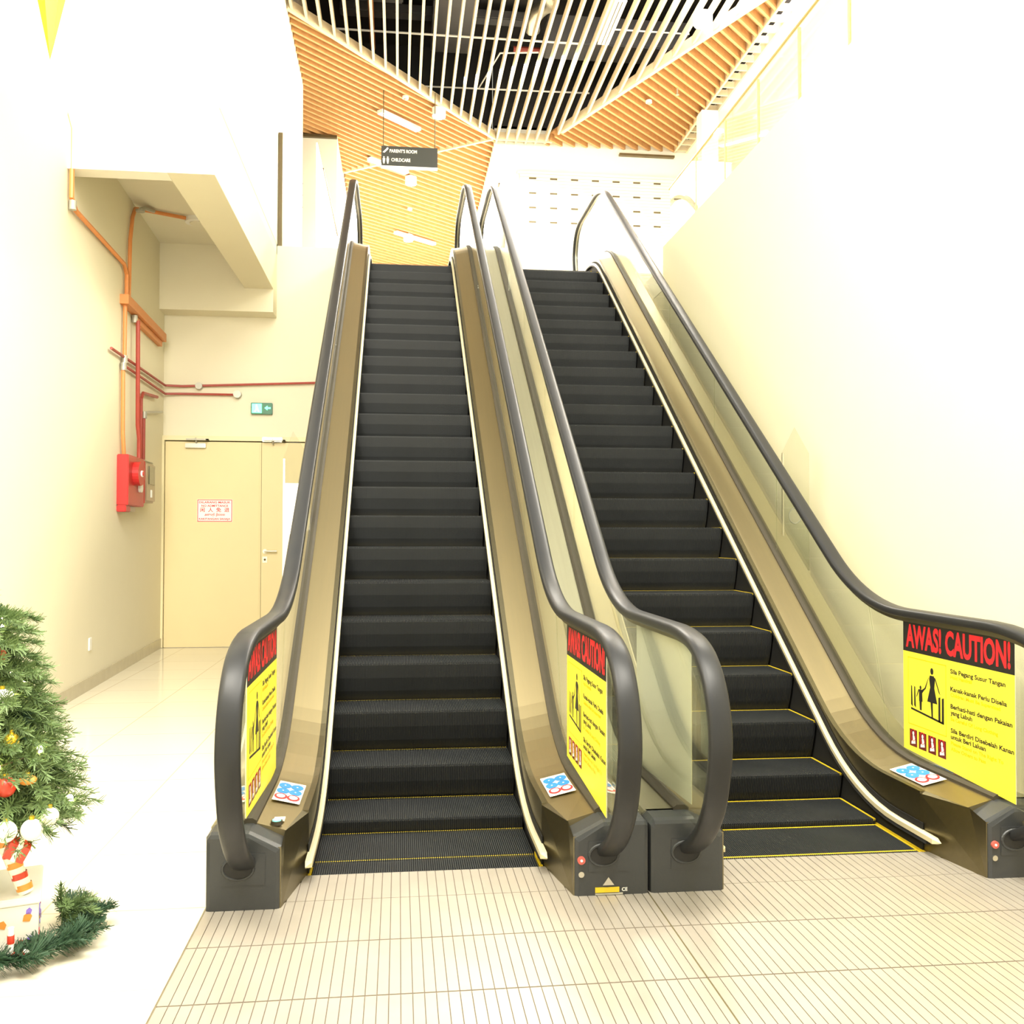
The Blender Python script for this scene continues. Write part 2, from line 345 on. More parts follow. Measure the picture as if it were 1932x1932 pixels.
def caution_sign(root, X, side):
    """side=+1: right balustrade facing -x"""
    y0, y1 = -.365, .565; W = y1-y0; face = -side; f = sign_uv(X, face, y0, y1)
    def quad(name, m, pts, d, par, t=.0006):
        mb = MB(); n = len(pts); vs = [f(u, v, d) for u, v in pts]+[f(u, v, d+t) for u, v in pts]
        mb.add(vs, [tuple(range(n)), tuple(range(n, 2*n))[::-1]]+[(i, (i+1) % n, n+(i+1) % n, n+i) for i in range(n)]); return child(mb, name, m, par)
    zt = 1.045; zb0 = .335; zc = .872
    base = quad('caution_sign', 'paper', [(0, .36), (1, .315), (1, zt), (0, zt)], .006, root, .001)
    base['label'] = 'yellow and black AWAS CAUTION sticker with white back'
    quad('yellow_field', 'sign_yellow', [(0, .36), (1, .315), (1, zc), (0, zc)], .0072, base)
    quad('black_banner', 'sign_black', [(0, zc), (1, zc), (1, zt), (0, zt)], .0072, base)
    def txt(body, m, u, v, h, width=None, bold=0.0, name='lettering'):
        mb = text_mb(body, h, width*W if width else None, bold)
        mb.v = [f(u+x/W, v+y, .0082) for x, y, z in mb.v]; return child(mb, name, m, base)
    txt('AWAS! CAUTION!', 'sign_red', .03, zc+.028, .112, .94, .0055, 'banner_lettering')
    L = [('Sila Pegang Susur Tangan', 'sign_black', .812, .46, .021), ('Hold Handrail', 'sign_gold', .786, .19, .017),
         ('Kanak-kanak Perlu Diselia', 'sign_black', .727, .47, .021), ('Children Must Be Supervised', 'sign_gold', .700, .42, .017),
         ('Berhati-hati dengan Pakaian', 'sign_black', .643, .51, .021), ('yang Labuh', 'sign_black', .613, .19, .021), ('Be Careful Of Long Clothing', 'sign_gold', .584, .40, .017),
         ('Sila Berdiri Disebelah Kanan', 'sign_black', .527, .52, .021), ('untuk Beri Laluan', 'sign_black', .497, .30, .021),
         ('Please Stand on The Right To', 'sign_gold', .468, .44, .017), ('Allow Others to Pass', 'sign_gold', .440, .30, .017)]
    for b, m, v, wd, h in L: txt(b, m, .47, v, h, wd, .0009)
    # framed picture: woman, child, escalator
    fr = MB()
    def bar(mb, pts, d=.0080):
        n = len(pts); vs = [f(u, v, d) for u, v in pts]+[f(u, v, d+.0005) for u, v in pts]
        mb.add(vs, [tuple(range(n)), tuple(range(n, 2*n))[::-1]]+[(i, (i+1) % n, n+(i+1) % n, n+i) for i in range(n)])
    for a in ([(.05, .845), (.43, .845), (.43, .841), (.05, .841)], [(.05, .50), (.43, .50), (.43, .496), (.05, .496)], [(.05, .496), (.054, .496), (.054, .845), (.05, .845)], [(.426, .496), (.43, .496), (.43, .845), (.426, .845)]): bar(fr, a)
    child(fr, 'picture_frame', 'sign_gold', base)
    pg = MB()
    def circ(u, v, r, k=14): return [(u+r*math.cos(2*math.pi*i/k)/W, v+1.2*r*math.sin(2*math.pi*i/k)) for i in range(k)]
    bar(pg, circ(.295, .797, .014)); bar(pg, circ(.18, .700, .0085))
    bar(pg, [(.275, .775), (.315, .775), (.325, .755), (.318, .715), (.345, .640), (.247, .640), (.278, .715), (.268, .755)])
    bar(pg, [(.268, .770), (.232, .700), (.215, .690), (.222, .704), (.258, .757)]); bar(pg, [(.318, .770), (.36, .700), (.375, .69), (.366, .706), (.330, .765)])
    bar(pg, [(.280, .642), (.302, .642), (.302, .565), (.290, .563)]); 
    bar(pg, [(.165, .690), (.195, .690), (.200, .630), (.165, .630)]); bar(pg, [(.190, .688), (.222, .704), (.222, .696), (.195, .672)]); bar(pg, [(.168, .688), (.140, .645), (.138, .652), (.16, .690)])
    bar(pg, [(.168, .630), (.192, .630), (.190, .585), (.172, .585)])
    bar(pg, [(.08, .585), (.405, .560), (.405, .550), (.08, .575)])
    for u in (.08, .113): bar(pg, [(u, .60), (u+.018, .59), (u+.012, .695), (u+.002, .70)])
    for u in (.355, .388): bar(pg, [(u, .555), (u+.020, .553), (u+.020, .680), (u+.002, .675)])
    child(pg, 'woman_and_child_pictogram', 'sign_black', base)
    for k in range(4):
        u = .065+k*.095; mb = MB(); bar(mb, [(u, .385), (u+.075, .385), (u+.075, .472), (u, .472)]); sq = child(mb, 'prohibition_tile', 'sign_maroon', base)
        mb = MB(); bar(mb, circ(u+.038, .452, .009), .0086); bar(mb, [(u+.018, .395), (u+.060, .402), (u+.056, .425), (u+.048, .442), (u+.030, .440), (u+.034, .418), (u+.018, .408)], .0086)
        child(mb, 'prohibition_figure', 'paper', base)
        mb = MB()
        for j in range(16):
            a0, a1 = math.pi*j/8, math.pi*(j+1)/8; c = (u+.038, .443)
            bar(mb, [(c[0]+r*math.cos(a)/W, c[1]+1.3*r*math.sin(a)) for r, a in ((.022, a0), (.0242, a0), (.0242, a1), (.022, a1))], .009)
        child(mb, 'prohibition_ring', 'sign_red', base)
    return base
def deck_sticker(root, sx, ya, yb, X):
    """white sticker with four blue and one red ring symbols lying on the inner deck; sx = side sign"""
    def P(a, y, d): 
        x = sx*(.565+.115*a); return (X*0+x, y, zat(DECK, y)+.0265*(a)+.012+d)
    n = 8; mb = MB(); vs = []; fs = []
    for i in range(n+1):
        y = ya+(yb-ya)*i/n; vs += [P(-.02, y, .0), P(1.02, y, .0)]
    fs = [(2*i, 2*i+1, 2*i+3, 2*i+2) for i in range(n)]
    mb.add(vs, fs); base = child(mb, 'deck_sticker', 'paper', root); base['label'] = 'white sticker with blue and red safety symbols'
    for (a, t, m, r) in ((.27, .78, 'blue', .25), (.75, .78, 'blue', .25), (.27, .5, 'blue', .25), (.75, .5, 'blue', .25), (.27, .22, 'sign_red', .25), (.75, .22, 'sign_red', .25)):
        L = yb-ya; mb = MB(); k = 14; c = []
        for i in range(k): c.append(P(a+r*math.cos(2*math.pi*i/k), ya+L*(t+.14*math.sin(2*math.pi*i/k)), .002))
        mb.add(c, [tuple(range(k))]); o = child(mb, 'symbol_disc', m, base)
        mb = MB(); rr = .66 if m == 'sign_red' else .14; c = []
        for i in range(k): c.append(P(a+rr*r*math.cos(2*math.pi*i/k), ya+L*(t+rr*.14*math.sin(2*math.pi*i/k)), .0032))
        mb.add(c, [tuple(range(k))]); child(mb, 'symbol_figure', 'paper', base)
def escalator(X, label, shift, sideline, signs, outw):
    root = thing('escalator', label, 'escalator', (X, 0, 0), 'escalators rising side by side')
    class R: pass
    loc = Matrix.Translation((X, 0, 0))
    # meshes below are built in local coordinates (x relative to the centre)
    root.location = (0, 0, 0)
    make_steps(root, shift, sideline)
    for s in (-1, 1):
        xs = lambda v: s*v
        ow = outw[0] if s < 0 else outw[1]
        # inner deck, gasket, glass, outer deck
        d = MB(); d.vsweep([(.05, .27)]+[p for p in DECK if p[0] > .06], [(xs(.545), 0), (xs(.545), -.03), (xs(.70), 0), (xs(.70), .032)])
        d.add([(xs(.545), .05, .27), (xs(.545), .05, .24), (xs(.70), .05, .27), (xs(.70), .05, .302), (xs(.584), -.23, .27), (xs(.584), -.23, .24), (xs(.70), -.23, .27), (xs(.70), -.23, .302)], [(0, 1, 2, 3), (4, 5, 6, 7), (0, 1, 5, 4), (1, 2, 6, 5), (2, 3, 7, 6), (3, 0, 4, 7)])
        child(d, 'inner_deck', 'deck', root)
        g = MB(); g.vsweep(DECK, [(xs(.699), -.01), (xs(.699), .045), (xs(.715), .055), (xs(.752), .055), (xs(.765), .045), (xs(.765), -.01)]); child(g, 'glass_clamp_profile', 'joint', root)
        d = MB(); d.vsweep(DECK, [(xs(.762), 0), (xs(.762), .035), (xs(ow-.01), .035), (xs(ow), .025), (xs(ow), 0)]); child(d, 'outer_deck', 'deck_out', root)
        # side cladding under the outer deck down to the truss underside
        c = MB(); low = []
        for y, z in DECK: low.append((y, max(0, z-1.35) if z < UP else z-1.0))
        poly = [(y, z-.002) for y, z in DECK]+[(9.9, UP-.5), (8.9, UP-.6), (2.2, 0), (-.22, 0)]
        c.prism(poly, 'x', xs(ow-.012), xs(.72)); child(c, 'truss_cladding', 'cladding', root)
        # skirts
        sk = MB(); sk.vsweep([(y, z) for y, z in profile(.27, .08, .05, 9.8, UP+.27)], [(xs(.517), -.0), (xs(.517), -.175), (xs(.53), -.175), (xs(.55), -.0)]); child(sk, 'skirt_panel', 'skirt_hi', root)
        sk = MB(); sk.vsweep(profile(.13, .05, .02, 9.2, UP+.12), [(xs(.5115), .0), (xs(.5115), -.56), (xs(.516), -.56), (xs(.516), .0)]); child(sk, 'lower_skirt_panel', 'skirt_lo', root)
        # flared newel panel from the skirt to the newel box
        fl = MB(); fl.add([(xs(.512), .05, 0), (xs(.586), -.36, 0), (xs(.586), -.36, .243), (xs(.585), -.24, .27), (xs(.545), .05, .27), (xs(.517), .05, .26),
                           (xs(.60), .05, 0), (xs(.60), -.36, 0), (xs(.60), -.36, .243), (xs(.60), .05, .27)],
                          [(0, 1, 2, 3, 4, 5), (6, 7, 8, 9), (0, 1, 7, 6), (1, 2, 8, 7)]); child(fl, 'newel_side_panel', 'skirt_hi', root)
        # deflector rail with rounded nose
        rp = [(-.14, .083), (-.10, .0845)]+RAIL
        r = MB(); r.vsweep(rp[1:], [(xs(.517), .012), (xs(.500), .016), (xs(.488), .008), (xs(.488), -.014), (xs(.517), -.018)])
        r.add([(xs(.517), -.10, .0965), (xs(.500), -.10, .10), (xs(.488), -.10, .092), (xs(.488), -.10, .070), (xs(.517), -.10, .066), (xs(.514), -.135, .082)], [(0, 1, 5), (1, 2, 5), (2, 3, 5), (3, 4, 5), (0, 4, 5)])
        child(r, 'skirt_deflector', 'rail', root)
        br = MB(); br.vsweep(RAIL, [(xs(.492), -.014), (xs(.486), -.030), (xs(.508), -.034), (xs(.512), -.016)]); child(br, 'deflector_brush', 'skirt_lo', root)
        # glass panels
        top = [(y, z) for y, z in HAND]
        def glass_poly(ya, yb):
            up = []; ys = [ya+(yb-ya)*i/10 for i in range(11)]
            mid = [(-.2, 1.075)]+_hm+[(9.7, 6.12)]
            return [(y, zat(DECK, y)+.03) for y in ys]+[(y, zat(mid, y)-.05) for y in ys[::-1]]
        gp = MB(); k = [(-.34, .30)]+[(y+.045 if y > -.6 else y+.05, z-.03*(z > .8)) for y, z in _hb if z > .28]+[(.0, 1.03), (.62, 1.04), (.95, zat([(-.2, 1.075)]+_hm, .95)-.05)]
        poly = k+[(.72, zat(DECK, .72)+.03), (.3, .30), (-.2, .30)]
        gp.prism(poly, 'x', xs(GL-.005), xs(GL+.005)); child(gp, 'glass_panel', 'glass', root)
        ys = [.96, 2.3, 3.65, 5.0, 6.35, 7.7, 9.0]
        for i, (a, b) in enumerate(zip(ys, ys[1:])):
            gp = MB(); off = .0
            P = glass_poly(a+.004, b-.002)
            if i == 0: P[0] = (.73, zat(DECK, .73)+.03)
            gp.prism(P, 'x', xs(GL-.005), xs(GL+.005)); child(gp, 'glass_panel', 'glass', root)
        tp = [(9.0, UP+.3), (9.75, UP+.3)]+[(y-.05, z) for y, z in _ht[::-1] if z > UP+.35]+[(9.5, 6.07), (9.0, 6.07)]
        gp = MB(); gp.prism(tp, 'x', xs(GL-.005), xs(GL+.005)); child(gp, 'glass_panel', 'glass', root)
        # handrail : C-shaped rubber belt, with guide underneath
        xc = s*GL; hw = .044
        sec = [(xc-hw+.004, -.024), (xc-hw, -.018), (xc-hw-.001, .004), (xc-hw+.003, .012), (xc-hw+.010, .016), (xc-.02, .019), (xc+.02, .019), (xc+hw-.010, .016), (xc+hw-.003, .012), (xc+hw+.001, .004), (xc+hw, -.018), (xc+hw-.004, -.024)]
        h = MB(); h.sweep(HAND, sec); child(h, 'handrail', 'rubber', root, smooth=True)
        gd = MB(); gd.sweep(HAND[3:-3], [(xc-.012, -.026), (xc+.012, -.026), (xc+.012, -.050), (xc-.012, -.050)]); child(gd, 'handrail_guide', 'guide', root)
        cut = -s
        o = newel(root, s, s*.586 if True else 0, s*(ow), cut)
        if s > 0:
            b = MB(); b.disc((.617, .150, -.380), .016, .012, 'y'); q = child(b, 'emergency_stop_button', 'stop', o)
            b = MB(); b.disc((.617, .150, -.383), .005, .004, 'y'); child(b, 'button_symbol', 'paper', o)
            b = MB(); b.disc((.617, .092, -.376), .012, .007, 'y'); child(b, 'key_switch', 'steel', o)
        if s < 0:
            def dk(x, y): return (x, y, zat(DECK, y)+.032*(abs(x)-.545)/.155)
    # comb plate and landing plate
    xl, xr = (-.875, .897) if X < 1 else (-.905, 1.19)
    base = MB(); base.box(xl, xr, -2.6, -.0, -.05, .0); lp = child(base, 'landing_plate', 'plate_base', root); lp['label'] = 'ribbed aluminium floor plate'
    for ya, yb in ((-.298, -.006), (-.70, -.302), (-1.125, -.708), (-1.55, -1.133), (-2.0, -1.556), (-2.6, -2.005)):
        pn = MB(); x = xl+.004; nx = int((xr-xl)/.038)+1
        for i in range(nx):
            x = xl+i*.038; x2 = min(x+.0345, xr)
            if x2 > x+.005: pn.box(x, x2, ya, yb, 0, .004)
        if len(pn.v): child(pn, 'ribbed_tread_panel', 'plate', lp)
    if X < 1:
        jt = MB(); jt.box(.8975, .9025, -2.6, -.38, -.02, .003); child(jt, 'plate_joint', 'gap', lp)
        tr = MB(); tr.box(xl-.006, xl, -2.6, -.0, -.02, .006); child(tr, 'edge_trim', 'steel', lp)
    cb = MB(); n = 104; p = 1/n
    for i in range(n):
        x = -.5+p*i; cb.add([(x-.0022, -.012, .003), (x+.0022, -.012, .003), (x+.0016, .03, -.008), (x-.0016, .03, -.008), (x-.0022, -.012, -.012), (x+.0022, -.012, -.012)],
                            [(0, 1, 2, 3), (0, 3, 4), (1, 5, 2), (3, 2, 5, 4)])
    child(cb, 'comb_teeth', 'comb', root)
    ym = MB()
    for s in (-1, 1):
        for k in range(3): 
            a = s*(.5045+.004*k); ym.box(min(a, a+s*.0022), max(a, a+s*.0022), -.005, .95 if sideline else .20, -.02, .004)
    child(ym, 'yellow_edge_marking', 'yellow', root)
    for s in signs: caution_sign(root, s*GL, s)
    root.location = (X, 0, 0)
    return root
# ---------------------------------------------------------------- the setting
def skewx(y): return -3.0-.045*(y-4.3)           # left wall runs slightly off parallel
fl = MB(); fl.box(-7, -.875, -9, 8.9, -.2, -.004); fl.box(-.875, 9, -9, -2.6, -.2, -.004); fl.box(2.995, 9, -2.6, 8.9, -.2, -.004); fl.box(-.875, 2.995, 3.0, 8.9, -.2, -.004); fl.box(2.70, 2.995, -.0, 3.0, -.2, -.004)
struct(fl, 'floor', 'tile')
struct(MB().box(-.875, 2.995, -2.6, 3.0, -.9, -.8), 'floor_pit', 'void')
wl = MB(); wl.prism([(skewx(-9), -9), (skewx(8.8), 8.8), (skewx(8.8)-.3, 8.8), (skewx(-9)-.3, -9)], 'z', -.1, 5.2); struct(wl, 'wall_left', 'wall')
bb = MB(); bb.prism([(skewx(-9)+.012, -9), (skewx(8.745)+.012, 8.745), (skewx(8.745), 8.745), (skewx(-9), -9)], 'z', -.004, .12); struct(bb, 'baseboard_left', 'skirting')
# back wall with door opening
DL, DR, DT, YW = -3.16, -1.20, 2.70, 8.75
wb = MB(); wb.box(-3.5, DL-.06, YW, 9.0, -.1, 5.32); wb.box(DL-.06, DR+.06, YW, 9.0, DT+.06, 5.32); wb.box(DR+.06, 3.6, YW, 9.0, -.1, UP); wb.box(DR+.06, -.90, YW, 9.0, UP, 5.32)
struct(wb, 'wall_back', 'wall')
bb = MB(); bb.box(DR+.07, -.9, YW-.012, YW, -.004, .12); struct(bb, 'baseboard_back', 'skirting')
# door
dr = MB(); dr.box(DL, -1.935, 8.70, 8.745, 0, DT-.015); door = struct(dr, 'door_1', 'door', bevel=.003)
d2 = MB(); d2.box(-1.93, DR, 8.70, 8.745, 0, DT-.015); child(d2, 'narrow_door_leaf', 'door', door, bevel=.003)
fr = MB(); fr.box(DL-.07, DL-.008, 8.68, 8.9, 0, DT+.06); fr.box(DR+.008, DR+.07, 8.68, 8.9, 0, DT+.06); fr.box(DL-.008, DR+.008, 8.68, 8.9, DT, DT+.06); child(fr, 'door_frame', 'doorframe', door)
gp = MB(); gp.box(DL-.01, DR+.01, 8.75, 8.76, 0, DT+.01); gp.box(-1.937, -1.928, 8.705, 8.75, 0, DT); child(gp, 'dark_gap', 'gap', door)
sm = MB(); sm.box(-1.985, -1.955, 8.694, 8.70, 0, DT-.03); child(sm, 'rebate_strip', 'door', door)
for x in (-2.90, -1.92):
    c = MB(); c.box(x, x+.26, 8.645, 8.70, 2.60 if x < -2 else 2.69, 2.66 if x < -2 else 2.75); dc = child(c, 'door_closer', 'steel', door, bevel=.006)
    c = MB(); c.box(x+.02, x+.30, 8.60, 8.625, 2.70, 2.715); c.box(x+.27, x+.30, 8.60, 8.70, 2.70, 2.715); c.tube([(x+.14, 8.66, 2.66), (x+.14, 8.61, 2.72)], .012); child(c, 'closer_arm', 'pipe_gr', door)
h = MB(); h.tube([(-1.88, 8.70, 1.25), (-1.88, 8.65, 1.25), (-1.72, 8.65, 1.25)], .012); child(h, 'lever_handle', 'steel', door, smooth=True)
h = MB(); h.disc((-1.88, 1.25, 8.692), .03, .008); h.box(-1.91, -1.85, 8.693, 8.70, 1.10, 1.18); child(h, 'lock_plate', 'steel', door)
h = MB(); h.disc((-1.88, 1.14, 8.688), .014, .008); child(h, 'keyhole', 'gap', door)
# left recess: slab, long beam, cross beam, fascia, upper side wall
struct(MB().box(-9, -1.765, 4.6, 8.75, 5.2, 5.34), 'ceiling_left', 'soffit')
tr = MB(); tr.prism([(-2.168, 4.4), (-1.76, 4.4), (-1.76, 8.4), (-2.12, 8.4)], 'z', 4.65, 5.2); struct(tr, 'trim_1', 'wall')
struct(MB().box(-3.5, -1.76, 8.4, 8.75, 4.35, 5.2), 'trim_2', 'wall')
uw = MB(); uw.box(-9, -2.168, 4.4, 4.6, 4.65, 5.2); uw.box(-9, -1.76, 4.4, 4.6, 5.2, 11.0); uw.box(-2.0, -1.76, 4.6, 12.0, 5.34, 11.0); struct(uw, 'wall_upper_left', 'wall_white')
# right wall and gallery
struct(MB().box(3.0, 3.2, -9, 6.9, -.1, 4.93), 'wall_right', 'wall')
wr = MB(); wr.box(3.2, 3.6, 6.7, 8.6, -.1, 4.59); wr.box(2.72, 3.19, 8.56, 8.74, -.1, UP-.01); struct(wr, 'wall_right', 'wall')
struct(MB().box(3.2, 9, -9, 6.9, 4.6, 4.93), 'floor_gallery', 'upper_floor')
uf = MB(); uf.box(2.71, 9, 8.6, 26, 4.5, UP); uf.box(3.2, 9, 6.905, 8.6, 4.6, UP+.05); uf.box(-1.76, 2.71, 9.0, 26, 4.5, UP); uf.box(-9, -1.76, 8.75, 26, 4.9, UP+.45); struct(uf, 'floor_upper', 'upper_floor')
# upper hall walls
struct(MB().box(1.66, 9, 14.0, 14.2, UP, 9.35), 'wall_upper_back', 'wall_white')
struct(MB().box(1.66, 1.86, 14.2, 26, UP, 9.35), 'wall_corridor_right', 'wall_white')
struct(MB().box(-2.3, -1.32, 14.0, 26, UP, 8.99), 'wall_corridor_left', 'wall_white')
struct(MB().box(-2.3, 2.0, 26, 26.2, UP, 9.35), 'wall_corridor_end', 'wall_white')
struct(MB().box(-9, -2.3, 14.0, 14.2, UP, 9.35), 'wall_upper_far_left', 'wall_white')
struct(MB().box(5.95, 6.15, -2, 14.0, UP, 9.35), 'wall_upper_right', 'wall_white')
struct(MB().box(-9.2, -9, 4.4, 14.2, UP, 9.35), 'wall_upper_left_end', 'wall_white')
fr = MB(); fr.box(-1.755, -1.70, 8.78, 8.86, 5.32, 6.86); fr.box(-2.29, -1.32, 13.93, 14.0, 8.93, 8.98); struct(fr, 'trim_3', 'frame_brown')
fx = MB()
for z in (8.05, 7.83, 7.6): fx.box(-1.98, -1.95, 13.985, 14.0, z, z+.015)
struct(fx, 'trim_4', 'frame_brown')
# roller shutter with slots
sh = MB()
for i in range(58): sh.box(2.15, 5.65, 13.955, 13.99, UP+.02+i*.061, UP+.02+i*.061+.057)
shut = struct(sh, 'door_2', 'shutter')
hd = MB(); hd.box(2.1, 5.7, 13.93, 13.99, UP+58*.061+.02, UP+58*.061+.06); child(hd, 'shutter_header', 'shutter', shut)
sl = MB()
for j, z in enumerate((8.325, 8.04, 7.76, 7.48)):
    for i in range(8): x = 2.33+i*.41; sl.box(x, x+.14, 13.945, 13.96, z, z+.03)
child(sl, 'ventilation_slots', 'slot', shut)
fx = MB(); fx.box(4.1, 5.2, 13.9, 13.99, 8.93-.07, 8.90); struct(fx, 'trim_5', 'frame_brown')
# ---- slatted ceiling at z = 9
def clip(poly, p, d):
    """parameters where the line p + t d crosses the polygon"""
    ts = []; n = len(poly); nx, ny = -d[1], d[0]
    for i in range(n):
        a, b = poly[i], poly[(i+1) % n]; da = (a[0]-p[0])*nx+(a[1]-p[1])*ny; db = (b[0]-p[0])*nx+(b[1]-p[1])*ny
        if (da < 0) != (db < 0):
            k = da/(da-db); q = (a[0]+(b[0]-a[0])*k, a[1]+(b[1]-a[1])*k); ts.append((q[0]-p[0])*d[0]+(q[1]-p[1])*d[1])
    ts.sort(); return list(zip(ts[::2], ts[1::2]))
def slats(poly, ang, sp, wd, ht, z=9.0, off=0):
    d = (math.cos(ang), math.sin(ang)); nrm = (-d[1], d[0]); mb = MB()
    vals = [p[0]*nrm[0]+p[1]*nrm[1] for p in poly]; k = math.ceil(min(vals)/sp)
    while k*sp < max(vals):
        c = k*sp+off; p = (nrm[0]*c, nrm[1]*c)
        for a, b in clip(poly, p, d):
            if b-a < .02: continue
            A = (p[0]+d[0]*a, p[1]+d[1]*a); B = (p[0]+d[0]*b, p[1]+d[1]*b); h = wd/2
            mb.prism([(A[0]-nrm[0]*h, A[1]-nrm[1]*h), (B[0]-nrm[0]*h, B[1]-nrm[1]*h), (B[0]+nrm[0]*h, B[1]+nrm[1]*h), (A[0]+nrm[0]*h, A[1]+nrm[1]*h)], 'z', z, z+ht)
        k += 1
    return mb
def beam(mb, a, b, wd=.05, z0=8.985, z1=9.14):
    d = Vector((b[0]-a[0], b[1]-a[1])).normalized(); n = Vector((-d.y, d.x))*wd/2
    mb.prism([(a[0]-n.x, a[1]-n.y), (b[0]-n.x, b[1]-n.y), (b[0]+n.x, b[1]+n.y), (a[0]+n.x, a[1]+n.y)], 'z', z0, z1)
PA, PJ, PL, PK, PR = (-1.76, 9.6), (1.64, 13.78), (-1.30, 15.86), (2.865, 13.34), (5.22, 7.9)
zone_dark = [PA, PJ, (1.66, 14.0), (2.60, 14.0), PK, PR, (5.22, 6.0), (-1.76, 6.0)]
zone_left = [PA, PJ, PL, (-2.6, 16.0), (-2.6, 12.0), (-1.76, 12.0)]
zone_far = [PJ, (1.66, 13.9), (1.66, 26), (-1.32, 26), PL]
zone_right = [PK, PR, (5.22, 13.99), (2.60, 13.99)]
a45 = math.radians(44.6)
ce = slats(zone_dark, math.pi/2, .188, .038, .13, 9.0); beam(ce, (1.64, 13.8), (2.75, 13.8), .03); struct(ce, 'ceiling', 'wood_pale')
ce = slats(zone_left, a45, .152, .042, .12); struct(ce, 'ceiling', 'wood')
ce = slats(zone_far, math.radians(40), .20, .055, .12); struct(ce, 'ceiling', 'wood')
ce = slats(zone_right, math.radians(135-0), .165, .045, .13) if False else slats(zone_right, a45, .175, .045, .13); struct(ce, 'ceiling', 'wood')
tr = MB(); beam(tr, PA, PJ, .06); beam(tr, PJ, PL, .05); beam(tr, PK, PR, .07); struct(tr, 'trim_6', 'wood_pale')
bk = MB()
bk.prism(zone_left[::-1], 'z', 9.125, 9.16); bk.prism(zone_far[::-1], 'z', 9.125, 9.16); bk.prism(zone_right[::-1], 'z', 9.14, 9.17); struct(bk, 'ceiling', 'wood')
ld = MB(); beam(ld, (5.22, 6), (5.22, 13.99), .035); beam(ld, (5.46, 6), (5.46, 13.99), .035)
y = 6.1
while y < 13.95: ld.box(5.23, 5.45, y, y+.035, 9.0, 9.1); y += .30
struct(ld, 'trim_7', 'wood_pale')
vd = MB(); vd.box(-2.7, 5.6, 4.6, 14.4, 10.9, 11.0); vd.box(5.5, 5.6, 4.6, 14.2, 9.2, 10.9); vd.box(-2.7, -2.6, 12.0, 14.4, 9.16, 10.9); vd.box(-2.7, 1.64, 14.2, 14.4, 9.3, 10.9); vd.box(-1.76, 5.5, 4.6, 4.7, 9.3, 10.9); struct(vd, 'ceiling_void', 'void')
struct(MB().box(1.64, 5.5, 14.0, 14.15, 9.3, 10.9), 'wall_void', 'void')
struct(MB().box(5.47, 9, -2, 14.2, 9.0, 9.2), 'ceiling_right', 'wall_white')
struct(MB().box(-9, -2.6, 4.6, 14.2, 9.35, 9.5), 'ceiling_upper_left', 'wall_white')
struct(MB().box(5.15, 5.45, 12.05, 12.35, UP, 8.985), 'trim_8', 'column')
# ---------------------------------------------------------------- escalators
esc_a = escalator(0, 'left escalator of the pair, its steps between two glass balustrades, with worn broken yellow lines', .193, False, (-1, 1), (.878, .903))
esc_b = escalator(1.808, 'right escalator of the pair, beside the wall, steps edged with bright yellow lines', .046, True, (-1, 1), (.903, .895))
for e in (esc_a, esc_b):
    X = e.location.x; e.location = (0, 0, 0)
    for s in ((-1, 1) if X == 0 else (1,)):
        deck_sticker(e, s, .10, .42, 0)
    if X == 0:
        def dk(x, y): return (x, y, zat(DECK, y)+.032*(abs(x)-.545)/.155)
        m = MB(); c = dk(-.625, -.19); m.disc((c[0], c[1], c[2]-.004), .024, .016, 'z'); o = child(m, 'direction_indicator', 'joint', e)
        m = MB(); m.disc((c[0], c[1], c[2]+.010), .017, .006, 'z'); child(m, 'green_lamp', 'green_led', o)
        m = MB(); c = dk(-.62, -.135); m.box(c[0]-.022, c[0]+.022, c[1]-.018, c[1]+.022, c[2]-.002, c[2]+.006); child(m, 'white_square_label', 'paper', e)
        # maker's label block on the right newel box: triangle, yellow strip, CE mark
        y = -.3725
        m = MB(); m.prism([(.73, .078), (.706, .045), (.754, .045)], 'y', y-.002, y+.004); child(m, 'warning_triangle', 'steel', e)
        m = MB(); m.box(.675, .775, y-.002, y+.004, .016, .036); child(m, 'yellow_label_strip', 'yellow', e)
        m = MB(); m.box(.675, .79, y-.0015, y+.004, .006, .013); child(m, 'grey_label_strip', 'pipe_gr', e)
        m = text_mb('CE', .014, None, .0004); m.v = [(.785+a, y-.002, .020+b) for a, b, c in m.v]; child(m, 'ce_mark', 'paper', e)
    e.location = (X, 0, 0)
# ---------------------------------------------------------------- upstairs things
def spotlight(x, y, label, rz=0, k=1.0, power=90):
    t = thing('ceiling_spotlight', label, 'spotlight', (x, y, 8.98), 'spotlights on the slatted ceiling')
    c = MB(); c.disc((x, y, 8.86), .12*k, .14, 'z', 20); child(c, 'lamp_housing', 'white', t, smooth=True)
    c = MB(); c.disc((x, y, 8.845), .11*k, .015, 'z', 20); child(c, 'lamp_lens', 'emit', t)
    c = MB(); c.box(x-.03, x+.03, y-.03, y+.03, 9.0, 9.06); child(c, 'mounting_bracket', 'white', t)
    l = bpy.data.lights.new('spot_lamp', 'SPOT'); l.energy = power; l.color = (1, .93, .78); l.spot_size = 2.4; l.spot_blend = .8; l.shadow_soft_size = .08
    o = bpy.data.objects.new('spot_lamp', l); COL.objects.link(o); o.parent = t; o.location = (0, 0, -.20)
spotlight(.54, 12.6, 'bright round spotlight beside the point where the dark slats end', power=60)
spotlight(.09, 15.95, 'bright round spotlight just below the hanging sign in the corridor')
spotlight(.07, 19.9, 'far round spotlight low over the left escalator top')
spotlight(4.2, 9.05, 'glaring round spotlight at top right by the wooden beam', k=1.15, power=120)
